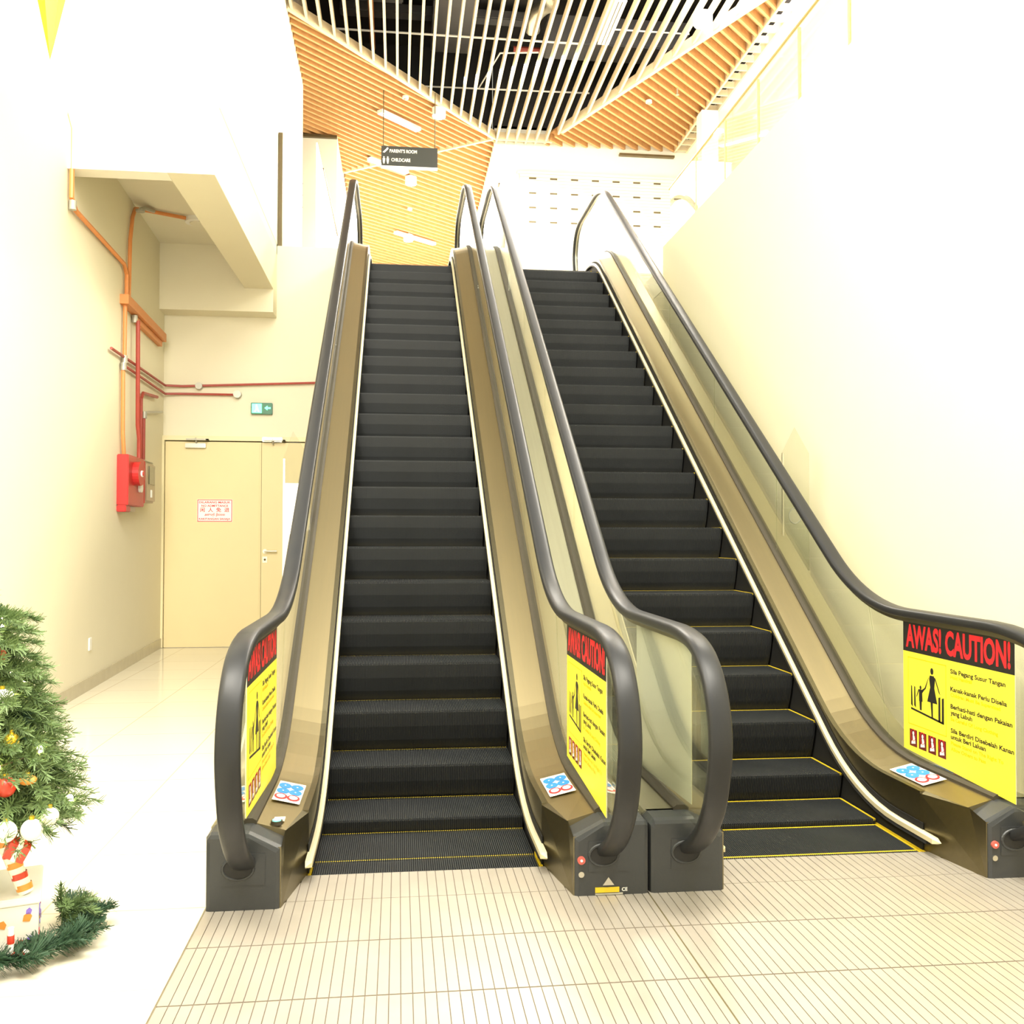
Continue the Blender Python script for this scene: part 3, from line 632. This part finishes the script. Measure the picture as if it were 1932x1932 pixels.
def linear(x0, y0, x1, y1, label, wd=.13):
    d = Vector((x1-x0, y1-y0)); L = d.length; a = math.atan2(d.y, d.x); mx = Matrix.Translation(((x0+x1)/2, (y0+y1)/2, 8.98)) @ Matrix.Rotation(a, 4, 'Z')
    t = thing('linear_light', label, 'light', ((x0+x1)/2, (y0+y1)/2, 8.98), 'linear lights between the slats')
    c = MB(); c.box(-L/2, L/2, -wd/2, wd/2, -.05, .012); c.xf(mx); child(c, 'light_housing', 'white', t)
    c = MB(); c.box(-L/2+.02, L/2-.02, -wd/2+.012, wd/2-.012, -.056, -.05); c.xf(mx); child(c, 'diffuser', 'emit_lin', t)
linear(-.50, 12.75, .20, 13.45, 'white linear light slanting left of the spotlight above the hanging sign')
linear(-.75, 14.95, .0, 15.6, 'white linear light half hidden behind the hanging sign')
linear(-.25, 19.6, .75, 20.45, 'farthest white linear light beside the low spotlight')
t = thing('air_diffuser', 'white slotted air diffuser between the dark ceiling slats', 'diffuser', (2.94, 9.4, 9.0))
c = MB(); c.box(2.86, 3.03, 8.83, 10.05, 8.985, 9.05); child(c, 'diffuser_frame', 'column', t)
for i in range(2):
    c = MB(); c.box(2.91+i*.055, 2.918+i*.055, 8.85, 10.03, 8.975, 8.985); child(c, 'slot', 'gap', t)
def detector(x, y, label):
    t = thing('smoke_detector', label, 'detector', (x, y, 9.0)); 
    c = MB(); c.disc((x, y, 8.96), .055, .04, 'z'); child(c, 'detector_base', 'white', t)
    c = MB(); c.sphere((x, y, 8.955), .035, sz=.7); child(c, 'sensor_dome', 'pipe_gr', t, smooth=True)
detector(4.14, 11.85, 'small white ceiling detector on the right wooden slats')
detector(.09, 17.9, 'tiny white ceiling detector between the two far corridor spotlights')
detector(-.05, 12.2, 'tiny white ceiling detector on the slats left of the near corridor spotlight')
t = thing('ceiling_sprinkler', 'small brass sprinkler hanging among the right wooden slats', 'sprinkler', (4.5, 11.35, 9.0))
c = MB(); c.tube([(4.5, 11.35, 9.0), (4.5, 11.35, 8.9)], .012); c.disc((4.5, 11.35, 8.89), .03, .008, 'z', 10); child(c, 'sprinkler_body', 'pipe_gr', t)
# services in the dark void
def pipe_thing(name, pts, r, m, label, cat='pipe', n=8):
    o = MB().tube(pts, r, n).build(name, m, smooth=True); return tag(o, label, cat)
pipe_thing('void_conduit', [(-1.6, 11.62, 9.8), (2.9, 11.62, 9.8)], .018, 'white', 'long white conduit across the upper dark void, behind the orange tube')
pipe_thing('void_conduit', [(.2, 13.5, 9.8), (3.4, 13.4, 9.8)], .016, 'white', 'white conduit across the dark void nearest the bright wall')
pipe_thing('void_conduit', [(3.2, 11.0, 9.75), (4.6, 11.0, 9.75)], .014, 'white', 'short pale conduit in the void left of the top right spotlight')
pipe_thing('void_conduit', [(1.3, 13.2, 9.7), (1.55, 11.9, 9.7), (2.2, 11.8, 9.7)], .014, 'white', 'bent white conduit beneath the long one in the void')
pipe_thing('sprinkler_pipe', [(-.62, 6, 10.0), (-.62, 12.6, 10.0)], .045, 'pipe_or', 'orange red pipe running along the dark void near its left')
pipe_thing('sprinkler_pipe', [(1.9, 12.9, 10.3), (5.2, 12.9, 10.3)], .05, 'pipe_rd', 'dark red pipe crossing the void in front of the bright wall')
for i, (x0, x1, y0, y1, z0, z1, lb) in enumerate(((-1.3, -.1, 7.5, 11.3, 10.1, 10.6, 'dull grey duct deep in the void at its left side'), (.4, 1.1, 8, 13.0, 10.2, 10.6, 'long grey duct along the middle of the void'),
      (2.4, 4.9, 12.0, 12.6, 10.0, 10.5, 'grey duct crossing the void at the right above the slats'), (-1.2, 2.3, 12.5, 12.75, 10.62, 10.78, 'thin grey duct crossing the void toward the bright wall'))):
    tag(MB().box(x0, x1, y0, y1, z0, z1).build('air_duct', 'duct', bevel=.02), lb, 'duct')
m = MB(); m.tube(spline3 if False else [(2.1+.1*math.sin(i*.9), 8.4+i*.22, 9.75+.12*math.sin(i*.7)) for i in range(14)], [.11+.012*(i % 2) for i in range(14)], 12)
tag(m.build('flexible_duct', 'silver', smooth=True), 'crumpled silver flexible duct beside the slotted air diffuser', 'duct')
# hanging sign
t = thing('hanging_sign', 'dark hanging sign reading PARENT\'S ROOM and CHILDCARE above the left escalator', 'sign', (.02, 12, 8.06))
c = MB(); c.box(-.455, .495, 11.98, 12.04, 7.70, 8.04); c.v = [(x, y, z) for x, y, z in c.v]; bd = child(c, 'sign_board', 'signboard', t, bevel=.004)
for x in (-.42, .45):
    c = MB(); c.tube([(x, 12.01, 8.04), (x, 12.01, 9.0)], .008, 6); child(c, 'hanging_rod', 'gap', t)
for b, z, x, wd in (("PARENT'S ROOM", 7.93, -.315, .46), ('CHILDCARE', 7.78, -.285, .32)):
    m = text_mb(b, .055, wd, .002); m.v = [(x+a, 11.977, z+q) for a, q, r in m.v]; child(m, 'lettering', 'paper', t)
c = MB(); c.prism([(-.43, 7.93), (-.40, 7.92), (-.345, 7.975), (-.365, 7.995)], 'y', 11.975, 11.98); c.disc((-.35, 7.995, 11.975), .016, .005); child(c, 'bottle_symbol', 'paper', t)
c = MB()
for x in (-.41, -.345):
    c.disc((x, 7.845, 11.975), .013, .005); c.prism([(x-.022, 7.825), (x+.022, 7.825), (x+.016, 7.77), (x+.008, 7.735), (x-.008, 7.735), (x-.016, 7.77)], 'y', 11.975, 11.98)
child(c, 'toilet_symbols', 'paper', t)
c = MB(); c.box(-.455, .495, 11.97, 12.05, 7.675, 7.70); child(c, 'bottom_trim', 'white', t)
# glass railing on the right gallery
t = thing('glass_railing', 'glass railing with thin bronze rail along the top of the right wall', 'railing', (3.08, 2, 4.93))
ys = [-3.0, -.2, .9, 2.25, 3.12, 4.02, 4.9, 5.84, 6.85]
for a, b in zip(ys, ys[1:]):
    c = MB(); c.box(3.075, 3.087, a+.006, b-.006, 4.95, 5.62); child(c, 'glass_panel', 'clearglass', t)
for y in ys[1:-1]:
    c = MB(); c.box(3.068, 3.094, y-.004, y+.004, 4.93, 5.60); child(c, 'post', 'rail_bronze', t)
c = MB(); c.tube([(3.08, -3.0, 5.63), (3.08, 6.9, 5.63)], .013, 8); child(c, 'top_rail', 'rail_bronze', t, smooth=True)
t = thing('glass_railing', 'small glass railing on the upper landing left of the left escalator', 'railing', (-1.3, 10, UP+.45))
c = MB(); c.box(-1.285, -1.275, 9.1, 13.6, UP, 6.9); child(c, 'glass_panel', 'clearglass', t)
c = MB(); c.tube([(-1.28, 10.2, 6.93), (-1.28, 13.6, 6.98)], .016, 8); child(c, 'top_rail', 'frame_brown', t, smooth=True)
t = thing('glass_railing', 'short glass railing between the two escalator tops', 'railing', (1.36, 10, UP))
c = MB(); c.box(1.38, 1.39, 10.4, 11.2, UP, 6.85); child(c, 'glass_panel', 'clearglass', t)
c = MB(); c.tube([(1.385, 10.4, 6.9), (1.385, 11.2, 6.9)], .014, 8); child(c, 'top_rail', 'frame_brown', t, smooth=True)
# clear acrylic guards
def guard(x0, x1, xa, y, z0, zs, zt, label, hole=None, white=None, lean=0):
    t = thing('safety_guard', label, 'guard', ((x0+x1)/2, y, z0))
    n = 20
    if hole:
        c = MB(); hx, hz, hr = hole; out = [(x0, z0), (x1, z0), (x1, zs), (xa, zt), (x0, zs)]
        ring = [(hx+hr*math.cos(2*math.pi*i/n), hz+1.25*hr*math.sin(2*math.pi*i/n)) for i in range(n)]
        # lower, upper and side strips around the hole
        c.prism([(x0, z0), (x1, z0), (x1, hz-1.3*hr), (x0, hz-1.3*hr)], 'y', y, y+.006); c.prism([(x0, hz+1.3*hr), (x1, hz+1.3*hr), (x1, zs), (xa, zt), (x0, zs)], 'y', y, y+.006)
        left = [p for p in ring if p[0] <= hx+1e-6]; right = [p for p in ring if p[0] >= hx-1e-6]
        left.sort(key=lambda p: p[1]); right.sort(key=lambda p: p[1])
        for a, b in zip(left, left[1:]): c.prism([(x0, a[1]), a, b, (x0, b[1])], 'y', y, y+.006)
        for a, b in zip(right, right[1:]): c.prism([a, (x1, a[1]), (x1, b[1]), b], 'y', y, y+.006)
        child(c, 'acrylic_plate', 'clear', t)
        c = MB(); c.tube([(p[0], y+.003, p[1]) for p in ring+ring[:1]], .005, 6, False); child(c, 'hole_rim', 'pipe_gr', t)
    else:
        c = MB(); c.prism([(x0, z0), (x1, z0), (x1, zs), (xa, zt), (x0, zs)], 'y', y, y+.006); child(c, 'acrylic_plate', 'clear', t)
    if white:
        c = MB(); c.prism([(x0, z0), (x1, z0), (x1, white), (x0, white)], 'y', y-.004, y); child(c, 'white_sticker_panel', 'paper', t)
    c = MB(); c.box(x0, x0+.012, y-.003, y+.009, z0, zs); child(c, 'edge_strip', 'paper' if white else 'steel', t); 
    c = MB(); c.box(x0, x1, y-.02, y+.03, z0-.03, z0); child(c, 'mounting_clip', 'steel', t)
guard(2.655, 2.86, 2.75, 2.48, 1.22, 2.08, 2.27, 'clear pointed acrylic guard with round hole between right handrail and wall', (2.752, 1.62, .045))
guard(-.925, -.74, -.86, 2.5, .93, 2.0, 2.19, 'clear pointed acrylic guard with white panel beside the left handrail, before the door', None, 1.83)
# ---------------------------------------------------------------- left alcove services
def wx(y, d=.03): return skewx(y)+d
def wp(y, z, d=.035): return (wx(y, d), y, z)
pipe_thing('conduit', [(-3.02, 4.42, 5.19), wp(4.42, 5.0), wp(4.42, 4.40), wp(4.55, 4.33), wp(6.35, 4.36), wp(6.48, 4.28), wp(6.48, 3.99)], .022, 'pipe_or', 'orange conduit sloping away along the upper left wall to the orange trunking')
pipe_thing('conduit', [(-2.62, 7.25, 5.165), (-2.98, 7.05, 5.165), wp(6.85, 5.12), wp(6.72, 4.98), wp(6.62, 4.7), wp(6.58, 3.99)], .022, 'pipe_or', 'orange conduit bending from the smoke detector down to the trunking')
pipe_thing('conduit', [wp(6.42, 3.94), wp(6.42, 3.35)], .022, 'pipe_or', 'upper orange conduit dropping from the trunking to a junction fitting')
pipe_thing('conduit', [wp(6.36, 3.25), wp(6.38, 2.55), wp(6.45, 2.28)], .022, 'pipe_or', 'lower orange conduit entering the red bell box at its left')
pipe_thing('conduit', [wp(6.86, 3.86, .075), wp(6.9, 2.7, .075), wp(6.98, 2.55, .075), wp(6.98, 2.33, .075)], .024, 'pipe_rd', 'dark red conduit dropping from the trunking to the red bell box')
pipe_thing('conduit', [wp(8.15, 3.185), wp(7.35, 3.12), wp(7.25, 3.04), wp(7.25, 2.31)], .020, 'pipe_rd', 'dark red conduit arching from near the corner down to the brown box')
pipe_thing('conduit', [wp(7.40, 2.84), wp(7.40, 2.31)], .020, 'pipe_rd', 'short dark red conduit beside the arching one, above the brown box')
pipe_thing('conduit', [wp(7.40, 2.90), wp(8.5, 3.04)], .014, 'pipe_gr', 'lowest thin grey conduit stub near the wall corner')
pipe_thing('conduit', [wp(5.85, 3.36), wp(8.66, 3.41), (-2.95, 8.70, 3.41), (-1.0, 8.70, 3.50)], .015, 'pipe_rd', 'upper thin red conduit along the back wall above the exit sign')
pipe_thing('conduit', [wp(6.36, 3.28), wp(8.66, 3.30), (-2.95, 8.70, 3.31), (-2.28, 8.70, 3.31)], .015, 'pipe_rd', 'lower thin red conduit ending in the round box above the door')
def jbox(x, z, label, r=.045):
    o = MB().disc((x, z, 8.66), r, .09).build('junction_box', 'pipe_gr'); tag(o, label, 'junction box'); 
jbox(-2.74, 3.415, 'round grey junction box on the upper red conduit'); jbox(-2.25, 3.315, 'round grey junction box at the end of the lower red conduit', .05)
for y, z, lb in ((6.40, 3.345, 'grey fitting where the upper thin conduit crosses the orange one'), (6.36, 3.26, 'grey fitting at the top of the lower orange conduit'), (6.86, 3.88, 'grey fitting under the trunking on the dark red conduit'), (4.44, 4.34, 'grey elbow at the top corner of the sloping conduit'), (7.40, 2.87, 'grey fitting at the top of the short red conduit')):
    c = MB(); p = wp(y, z, .04); c.tube([(p[0], p[1], p[2]-.04), (p[0], p[1], p[2]+.04)], .032, 10); tag(c.build('pipe_fitting', 'pipe_gr', smooth=True), lb, 'fitting')
c = MB(); p = [wp(6.30, 4.02, .05), wp(8.45, 4.02, .05)]
c.add([(wx(y, d), y, z) for y in (6.33, 8.42) for d, z in ((.0, 3.93), (.09, 3.93), (.09, 4.03), (.0, 4.03))], [(0, 1, 2, 3), (4, 5, 6, 7), (0, 1, 5, 4), (1, 2, 6, 5), (2, 3, 7, 6), (3, 0, 4, 7)])
t = thing('cable_trunking', 'orange square trunking running along the left wall to the corner', 'trunking', wp(7.3, 3.98)); child(c, 'trunking_channel', 'pipe_or', t)
c = MB(); c.add([(wx(y, d), y, z) for y in (6.9, 8.36) for d, z in ((.0, 3.86), (.05, 3.86), (.05, 3.925), (.0, 3.925))], [(0, 1, 2, 3), (4, 5, 6, 7), (0, 1, 5, 4), (1, 2, 6, 5), (2, 3, 7, 6), (3, 0, 4, 7)]); child(c, 'lower_channel', 'pipe_or', t)
t = thing('smoke_detector', 'round white smoke detector on the alcove ceiling', 'detector', (-2.5, 7.38, 5.2)); c = MB(); c.disc((-2.50, 7.38, 5.15), .15, .05, 'z', 28); child(c, 'detector_base', 'white', t)
c = MB(); c.disc((-2.50, 7.38, 5.135), .10, .02, 'z', 28); child(c, 'sensor_cover', 'soffit', t)
t = thing('ceiling_sprinkler', 'small grey sprinkler head beside the smoke detector on the alcove ceiling', 'sprinkler', (-2.93, 7.0, 5.16))
c = MB(); c.tube([(-2.93, 7.05, 5.165), (-2.98, 6.85, 5.13), (-3.0, 6.75, 5.08)], .022, 8); child(c, 'drop_pipe', 'pipe_gr', t, smooth=True)
c = MB(); c.disc((-3.0, 6.75, 5.055), .05, .02, 'z', 14); child(c, 'deflector_disc', 'pipe_gr', t)
# fire bell box
def wallbox(y0, y1, z0, z1, d, name, m, par, d0=.0, bevel=.008):
    c = MB(); c.add([(wx(y, dd), y, z) for y in (y0, y1) for dd, z in ((d0, z0), (d, z0), (d, z1), (d0, z1))], [(0, 1, 2, 3), (4, 5, 6, 7), (0, 1, 5, 4), (1, 2, 6, 5), (2, 3, 7, 6), (3, 0, 4, 7)])
    return child(c, name, m, par, bevel=bevel)
def wdisc(y, z, r, d0, d1, name, m, par):
    c = MB(); c.disc((y, z, 0), r, 1, 'x', 24); c.v = [(wx(y, d0+(d1-d0)*v[0]), v[1], v[2]) for v in c.v]; return child(c, name, m, par)
t = thing('fire_alarm_box', 'red fire alarm box with round bell on the left wall', 'fire alarm', wp(6.6, 2.0))
wallbox(6.28, 7.05, 1.78, 2.32, .12, 'red_box', 'red', t); wallbox(6.28, 6.48, 1.71, 1.78, .10, 'bottom_bracket', 'red', t); wallbox(6.5, 6.95, 1.72, 1.78, .05, 'grey_bracket', 'pipe_gr', t)
wdisc(6.58, 2.13, .13, .12, .19, 'alarm_bell', 'red', t); wdisc(6.58, 2.13, .035, .19, .205, 'bell_hub', 'paper', t); wdisc(6.58, 2.13, .022, .205, .215, 'bell_bolt', 'red', t)
wdisc(6.80, 1.99, .055, .12, .15, 'white_lamp', 'paper', t)
t = thing('control_box', 'brown covered box with dark window beside the red fire alarm box', 'control box', wp(7.3, 2.05))
wallbox(7.12, 7.62, 1.84, 2.30, .13, 'box_body', 'brownbox', t, bevel=.02); wallbox(7.24, 7.54, 2.05, 2.26, .14, 'dark_window', 'darkglass', t, .125, .004); wallbox(7.06, 7.12, 1.82, 2.31, .12, 'red_side', 'red', t)
wallbox(7.36, 7.43, 1.90, 1.99, .138, 'pale_marker', 'paper', t, .12, .003); wallbox(7.10, 7.75, 2.315, 2.335, .08, 'top_bar', 'pipe_gr', t)
t = thing('wall_plate', 'tiny white wall plate low on the left wall near the floor', 'wall plate', wp(5.3, .43)); wallbox(5.26, 5.34, .37, .49, .012, 'plate', 'paper', t, bevel=.003)
# exit sign, door sign
t = thing('exit_sign', 'small green lit exit sign on the wall above the door', 'exit sign', (-1.94, 8.72, 3.13))
c = MB(); c.box(-2.075, -1.80, 8.69, 8.75, 3.06, 3.21); child(c, 'sign_case', 'exit_dim', t, bevel=.005)
c = MB(); c.box(-2.06, -1.935, 8.683, 8.69, 3.075, 3.195); child(c, 'lit_half', 'exit_lit', t)
c = MB(); c.disc((-2.0, 3.175, 8.679), .011, .004); c.prism([(-2.015, 3.16), (-1.985, 3.16), (-1.975, 3.12), (-1.96, 3.09), (-1.975, 3.085), (-1.995, 3.115), (-2.015, 3.085), (-2.035, 3.09), (-2.01, 3.125)], 'y', 8.679, 8.683); child(c, 'running_figure', 'paper', t)
c = MB(); c.prism([(-1.90, 3.14), (-1.86, 3.17), (-1.86, 3.15), (-1.82, 3.15), (-1.82, 3.13), (-1.86, 3.13), (-1.86, 3.11)], 'y', 8.685, 8.69); child(c, 'arrow', 'exit_lit', t)
t = thing('door_notice', 'white notice with red multilingual no admittance lettering on the cream door', 'notice', (-2.52, 8.69, 1.78))
c = MB(); c.box(-2.75, -2.30, 8.692, 8.70, 1.635, 1.93); child(c, 'notice_plate', 'paper', t)
c = MB()
for a in ((-2.745, -2.305, 1.917, 1.925), (-2.745, -2.305, 1.64, 1.648), (-2.745, -2.737, 1.64, 1.925), (-2.313, -2.305, 1.64, 1.925)): c.box(a[0], a[1], 8.689, 8.692, a[2], a[3])
child(c, 'red_border', 'sign_red', t)
for b, z, h, wd in (('DILARANG MASUK', 1.878, .026, .40), ('NO ADMITTANCE', 1.832, .026, .34), ('\u95f2  \u4eba  \u514d  \u8fdb', 1.768, .045, .37), ('\u0b85\u0ba9\u0bc1\u0bae\u0ba4\u0bbf  \u0b87\u0bb2\u0bcd\u0bb2\u0bc8', 1.718, .026, .26), ('KAKITANGAN SAHAJA', 1.662, .024, .40)):
    m = text_mb(b, h, wd, .0008); m.v = [(-2.525-wd/2+a, 8.690, z+q) for a, q, r in m.v]
    if m.v: child(m, 'lettering', 'sign_red', t)
# ---------------------------------------------------------------- hanging star
t = thing('hanging_star', 'shiny yellow pointed star hanging at the top left', 'star', (-2.32, 2, 5.2))
def spike(mb, c, d, L, r):
    d = Vector(d).normalized(); a = d.orthogonal().normalized(); b = d.cross(a); c = Vector(c); n = 6
    mb.add([c+(a*math.cos(i*math.pi/3+.4)+b*math.sin(i*math.pi/3+.4))*r for i in range(n)]+[c+d*L], [(i, (i+1) % n, n) for i in range(n)]+[tuple(range(n))])
c = MB(); spike(c, (-2.32, 2, 5.25), (0, 0, -1), .80, .165); child(c, 'lower_point', 'star', t)
c = MB()
for i in range(6): a = i*math.pi/3; spike(c, (-2.32, 2, 5.25), (math.cos(a), math.sin(a), .1), .42, .12)
spike(c, (-2.32, 2, 5.25), (0, 0, 1), .5, .15); child(c, 'side_points', 'star', t)
c = MB(); c.tube([(-2.32, 2, 5.7), (-2.32, 2, 9.5)], .003, 5); child(c, 'hanging_thread', 'steel', t)
# ---------------------------------------------------------------- christmas tree group
TX, TY = -1.60, -.60
rt = random.Random(11)
def branch(mb, p, d, L, r, nn, droop=.25):
    """a bottle-brush branch of flat needles"""
    p = Vector(p); d = Vector(d).normalized(); k = Vector((0, 0, 1)); n = nn
    for i in range(n):
        t = (i+rt.random())/n; q = p+d*L*t+Vector((0, 0, -droop*L*t*t)); a = rt.uniform(0, 2*math.pi); s = d.cross(k).normalized(); u = s.cross(d)
        o = (s*math.cos(a)+u*math.sin(a))*1.0+d*.75; o.normalize(); l = r*(1.15-.45*t)*rt.uniform(.8, 1.2); e = q+o*l
        wv = o.cross(d).normalized()*.0021; mb.add([q-wv, q+wv, e+wv*.6, e-wv*.6], [(0, 1, 2, 3)])
        if i % 3 == 0: e2 = q+(d*.9+o*.35).normalized()*l; mb.add([q-wv, q+wv, e2+wv*.6, e2-wv*.6], [(0, 1, 2, 3)])
tree = thing('christmas_tree', 'green artificial christmas tree with warm lights at the left edge', 'christmas tree', (TX, TY, .0))
c = MB(); c.tube([(TX, TY, .216), (TX, TY, 1.30)], .014, 8); child(c, 'trunk', 'bark', tree)
ca, cb_ = MB(), MB()
for j in range(15):
    z = .50+.68*(j/14)**.95; R = (.32*max(0, 1-(z-.42)/.82)+.012); m = max(6, int(26*R/.36))
    for i in range(m):
        a = 2*math.pi*(i+.5*(j % 2))/m+rt.uniform(-.15, .15); L = R*rt.uniform(.85, 1.05); d = (math.cos(a), math.sin(a), -.05+.35*(j/14))
        branch(ca if rt.random() < .7 else cb_, (TX, TY, z), d, L, .055, int(60+L*360))
        # side twigs
        for q in range(3):
            f0 = .45+.18*q; bb_ = a+rt.choice((-.6, .6)); branch(ca, (TX+math.cos(a)*L*f0, TY+math.sin(a)*L*f0, z+d[2]*L*f0*.5), (math.cos(bb_), math.sin(bb_), .1), .14, .042, 50)
branch(ca, (TX, TY, 1.14), (.05, 0, 1), .16, .05, 90, 0)
child(ca, 'foliage', 'needle', tree)
child(cb_, 'dark_foliage', 'needle2', tree)
def on_tree(a, z, k=1.0):
    R = (.32*max(0, 1-(z-.42)/.82)+.012)*k; return (TX+math.cos(a)*R, TY+math.sin(a)*R, z)
# string of lights: one thing with bulbs as parts
t = thing('light_string', 'string of glowing warm lights wound round the christmas tree', 'string lights', (TX, TY, .6))
pts = [on_tree(-1.2+i*.28, .46+.72*i/75, .93) for i in range(76)]
c = MB(); c.tube(pts, .003, 5); child(c, 'cable', 'bark', t)
for i in range(2, 76, 3):
    c = MB(); c.sphere(pts[i], .013, 8, 6); child(c, 'bulb', 'bulb', t, smooth=True)
def bauble(a, z, k, r, m, label, squash=1):
    p = on_tree(a, z, k); t = thing('bauble', label, 'bauble', p, 'ornaments on the christmas tree')
    c = MB(); c.sphere(p, r, 18, 12, sz=squash); child(c, 'ball', m, t, smooth=True)
    c = MB(); c.disc((p[0], p[1], p[2]+r*squash-.002), r*.25, .012, 'z', 10); child(c, 'cap', 'gold', t)
bauble(-.84, 1.046, 1.02, .030, 'bauble_red', 'red glitter bauble highest on the tree')
bauble(-.96, .62, 1.02, .034, 'bauble_red', 'red glitter bauble low on the tree by the picture edge')
bauble(-.88, .90, 1.03, .038, 'pearl', 'pearl white bauble in the middle of the tree')
bauble(-.81, .765, 1.04, .026, 'gold', 'gold bauble just under the pearl white one')
bauble(-.68, .63, 1.04, .030, 'orange', 'orange oval ornament at the lower right of the tree', .55)
bauble(-.50, .50, 1.03, .030, 'pearl', 'white bauble at the bottom right of the tree')
bauble(-.74, .475, 1.03, .036, 'pearl', 'white bauble hanging just above the red parcel bow')
bauble(-1.0, .485, 1.03, .036, 'pearl', 'white bauble at the lower picture edge, left of the parcel bow')
# gift box stand
gx, gy = TX+.01, TY-.0; rot = Matrix.Translation((gx, gy, 0)) @ Matrix.Rotation(math.radians(18), 4, 'Z')
t = thing('gift_box', 'white gift box with purple and orange print on the floor under the tree', 'gift box', (gx, gy, 0))
def gb(mb): return mb.xf(rot)
child(gb(MB().box(-.17, .17, -.17, .17, .0, .19)), 'box_body', 'paper', t, bevel=.004)
child(gb(MB().box(-.178, .178, -.178, .178, .19, .215)), 'box_lid', 'paper', t, bevel=.004)
for i in range(26):
    u, v = rt.uniform(-.15, .15), rt.uniform(.03, .17); k = rt.choice(('purple', 'purple', 'orange', 'bauble_red')); r = rt.uniform(.010, .018); an = rt.uniform(0, 3)
    poly = [(u+r*math.cos(an+q*2*math.pi/5)*(1.3 if q % 2 else .8), v+r*math.sin(an+q*2*math.pi/5)) for q in range(5)]
    c = MB(); c.prism(poly, 'y', -.1725, -.170) if i % 2 else c.prism(poly, 'x', .170, .1725); child(gb(c), 'printed_motif', k, t)
# striped candy legs and bow
for (x, y, x2, y2, lb) in ((.13, -.13, .03, -.10, 'right red and white striped candy stick above the gift box'), (-.07, -.15, -.01, -.12, 'left red and white striped candy stick above the gift box')):
    A = rot @ Vector((x, y, .218)); B = rot @ Vector((x2, y2, .47)); t = thing('candy_stick', lb, 'candy decoration', A)
    c = MB(); c.tube([A, B], .026, 12); child(c, 'white_stick', 'pearl', t, smooth=True)
    for i in range(6):
        p = A.lerp(B, (i+.3)/6.5); q = A.lerp(B, (i+.3)/6.5+.05); q.z += .008; c = MB(); c.tube([p, q], .0272, 12, False); child(c, 'red_stripe', 'bauble_red' if i % 2 else 'orange', t, smooth=True)
B = Vector((-1.415, -.80, .405)); t = thing('bow', 'small red parcel bow hanging under the tree', 'bow', B)
c = MB(); c.box(-.034, .034, -.03, .03, -.028, .028); c.xf(Matrix.Translation(B) @ Matrix.Rotation(.5, 4, 'Y') @ Matrix.Rotation(.3, 4, 'Z')); child(c, 'parcel', 'bauble_red', t)
c = MB(); c.box(-.008, .008, -.032, .032, -.030, .030); c.xf(Matrix.Translation(B) @ Matrix.Rotation(.5, 4, 'Y') @ Matrix.Rotation(.3, 4, 'Z')); child(c, 'ribbon', 'paper', t)
# garland on the floor round the box
c = MB(); gpts = []
for i in range(26):
    a = -2.2+i*.125; R = .30+.02*math.sin(i*1.3); gpts.append((gx+R*math.cos(a)*1.08, gy+R*math.sin(a), .055))
for i in range(len(gpts)-1):
    p = Vector(gpts[i]); d = Vector(gpts[i+1])-p; branch(c, p, d, d.length*1.3, .062, 90, 0)
    for q in range(3):
        a = rt.uniform(0, 6.28); branch(c, p, (math.cos(a), math.sin(a), .25), .09, .038, 46, .1)
c.v = [(x, y, max(z, .002)) for x, y, z in c.v]
tag(c.build('garland', 'needle2'), 'dark green tinsel garland lying on the floor around the gift box', 'garland')
e0 = (gx+.30, gy+.12, .15)
c = MB()
for i in range(14): a = i*.45; branch(c, (gx+.24, gy+.04, .10), (math.cos(a)*.6+.6, math.sin(a)*.5, .5*math.sin(i)+.2), .13, .035, 50)
c.v = [(x, y, max(z, .002)) for x, y, z in c.v]
tag(c.build('tinsel_spray', 'needle'), 'green tinsel spray standing at the right of the gift box', 'garland')
def cane(p, label):
    t = thing('candy_cane', label, 'candy cane', p); p = Vector(p)
    pts = [p+Vector((.0, 0, .12)), p+Vector((.0, 0, .05))]+[p+Vector((.028-.028*math.cos(a), -.01, .05-.028*math.sin(a))) for a in (.4, .9, 1.4, 1.9, 2.4, 2.9)]
    c = MB(); c.tube(pts, .011, 10); child(c, 'white_cane', 'pearl', t, smooth=True)
    for i in range(0, len(pts)-1, 2):
        q = pts[i].lerp(pts[i+1], .35); r = pts[i].lerp(pts[i+1], .75); c = MB(); c.tube([q, r], .0118, 10, False); child(c, 'red_stripe', 'bauble_red', t)
cane((-1.425, -.82, .03), 'red and white candy cane leaning at the foot of the gift box')
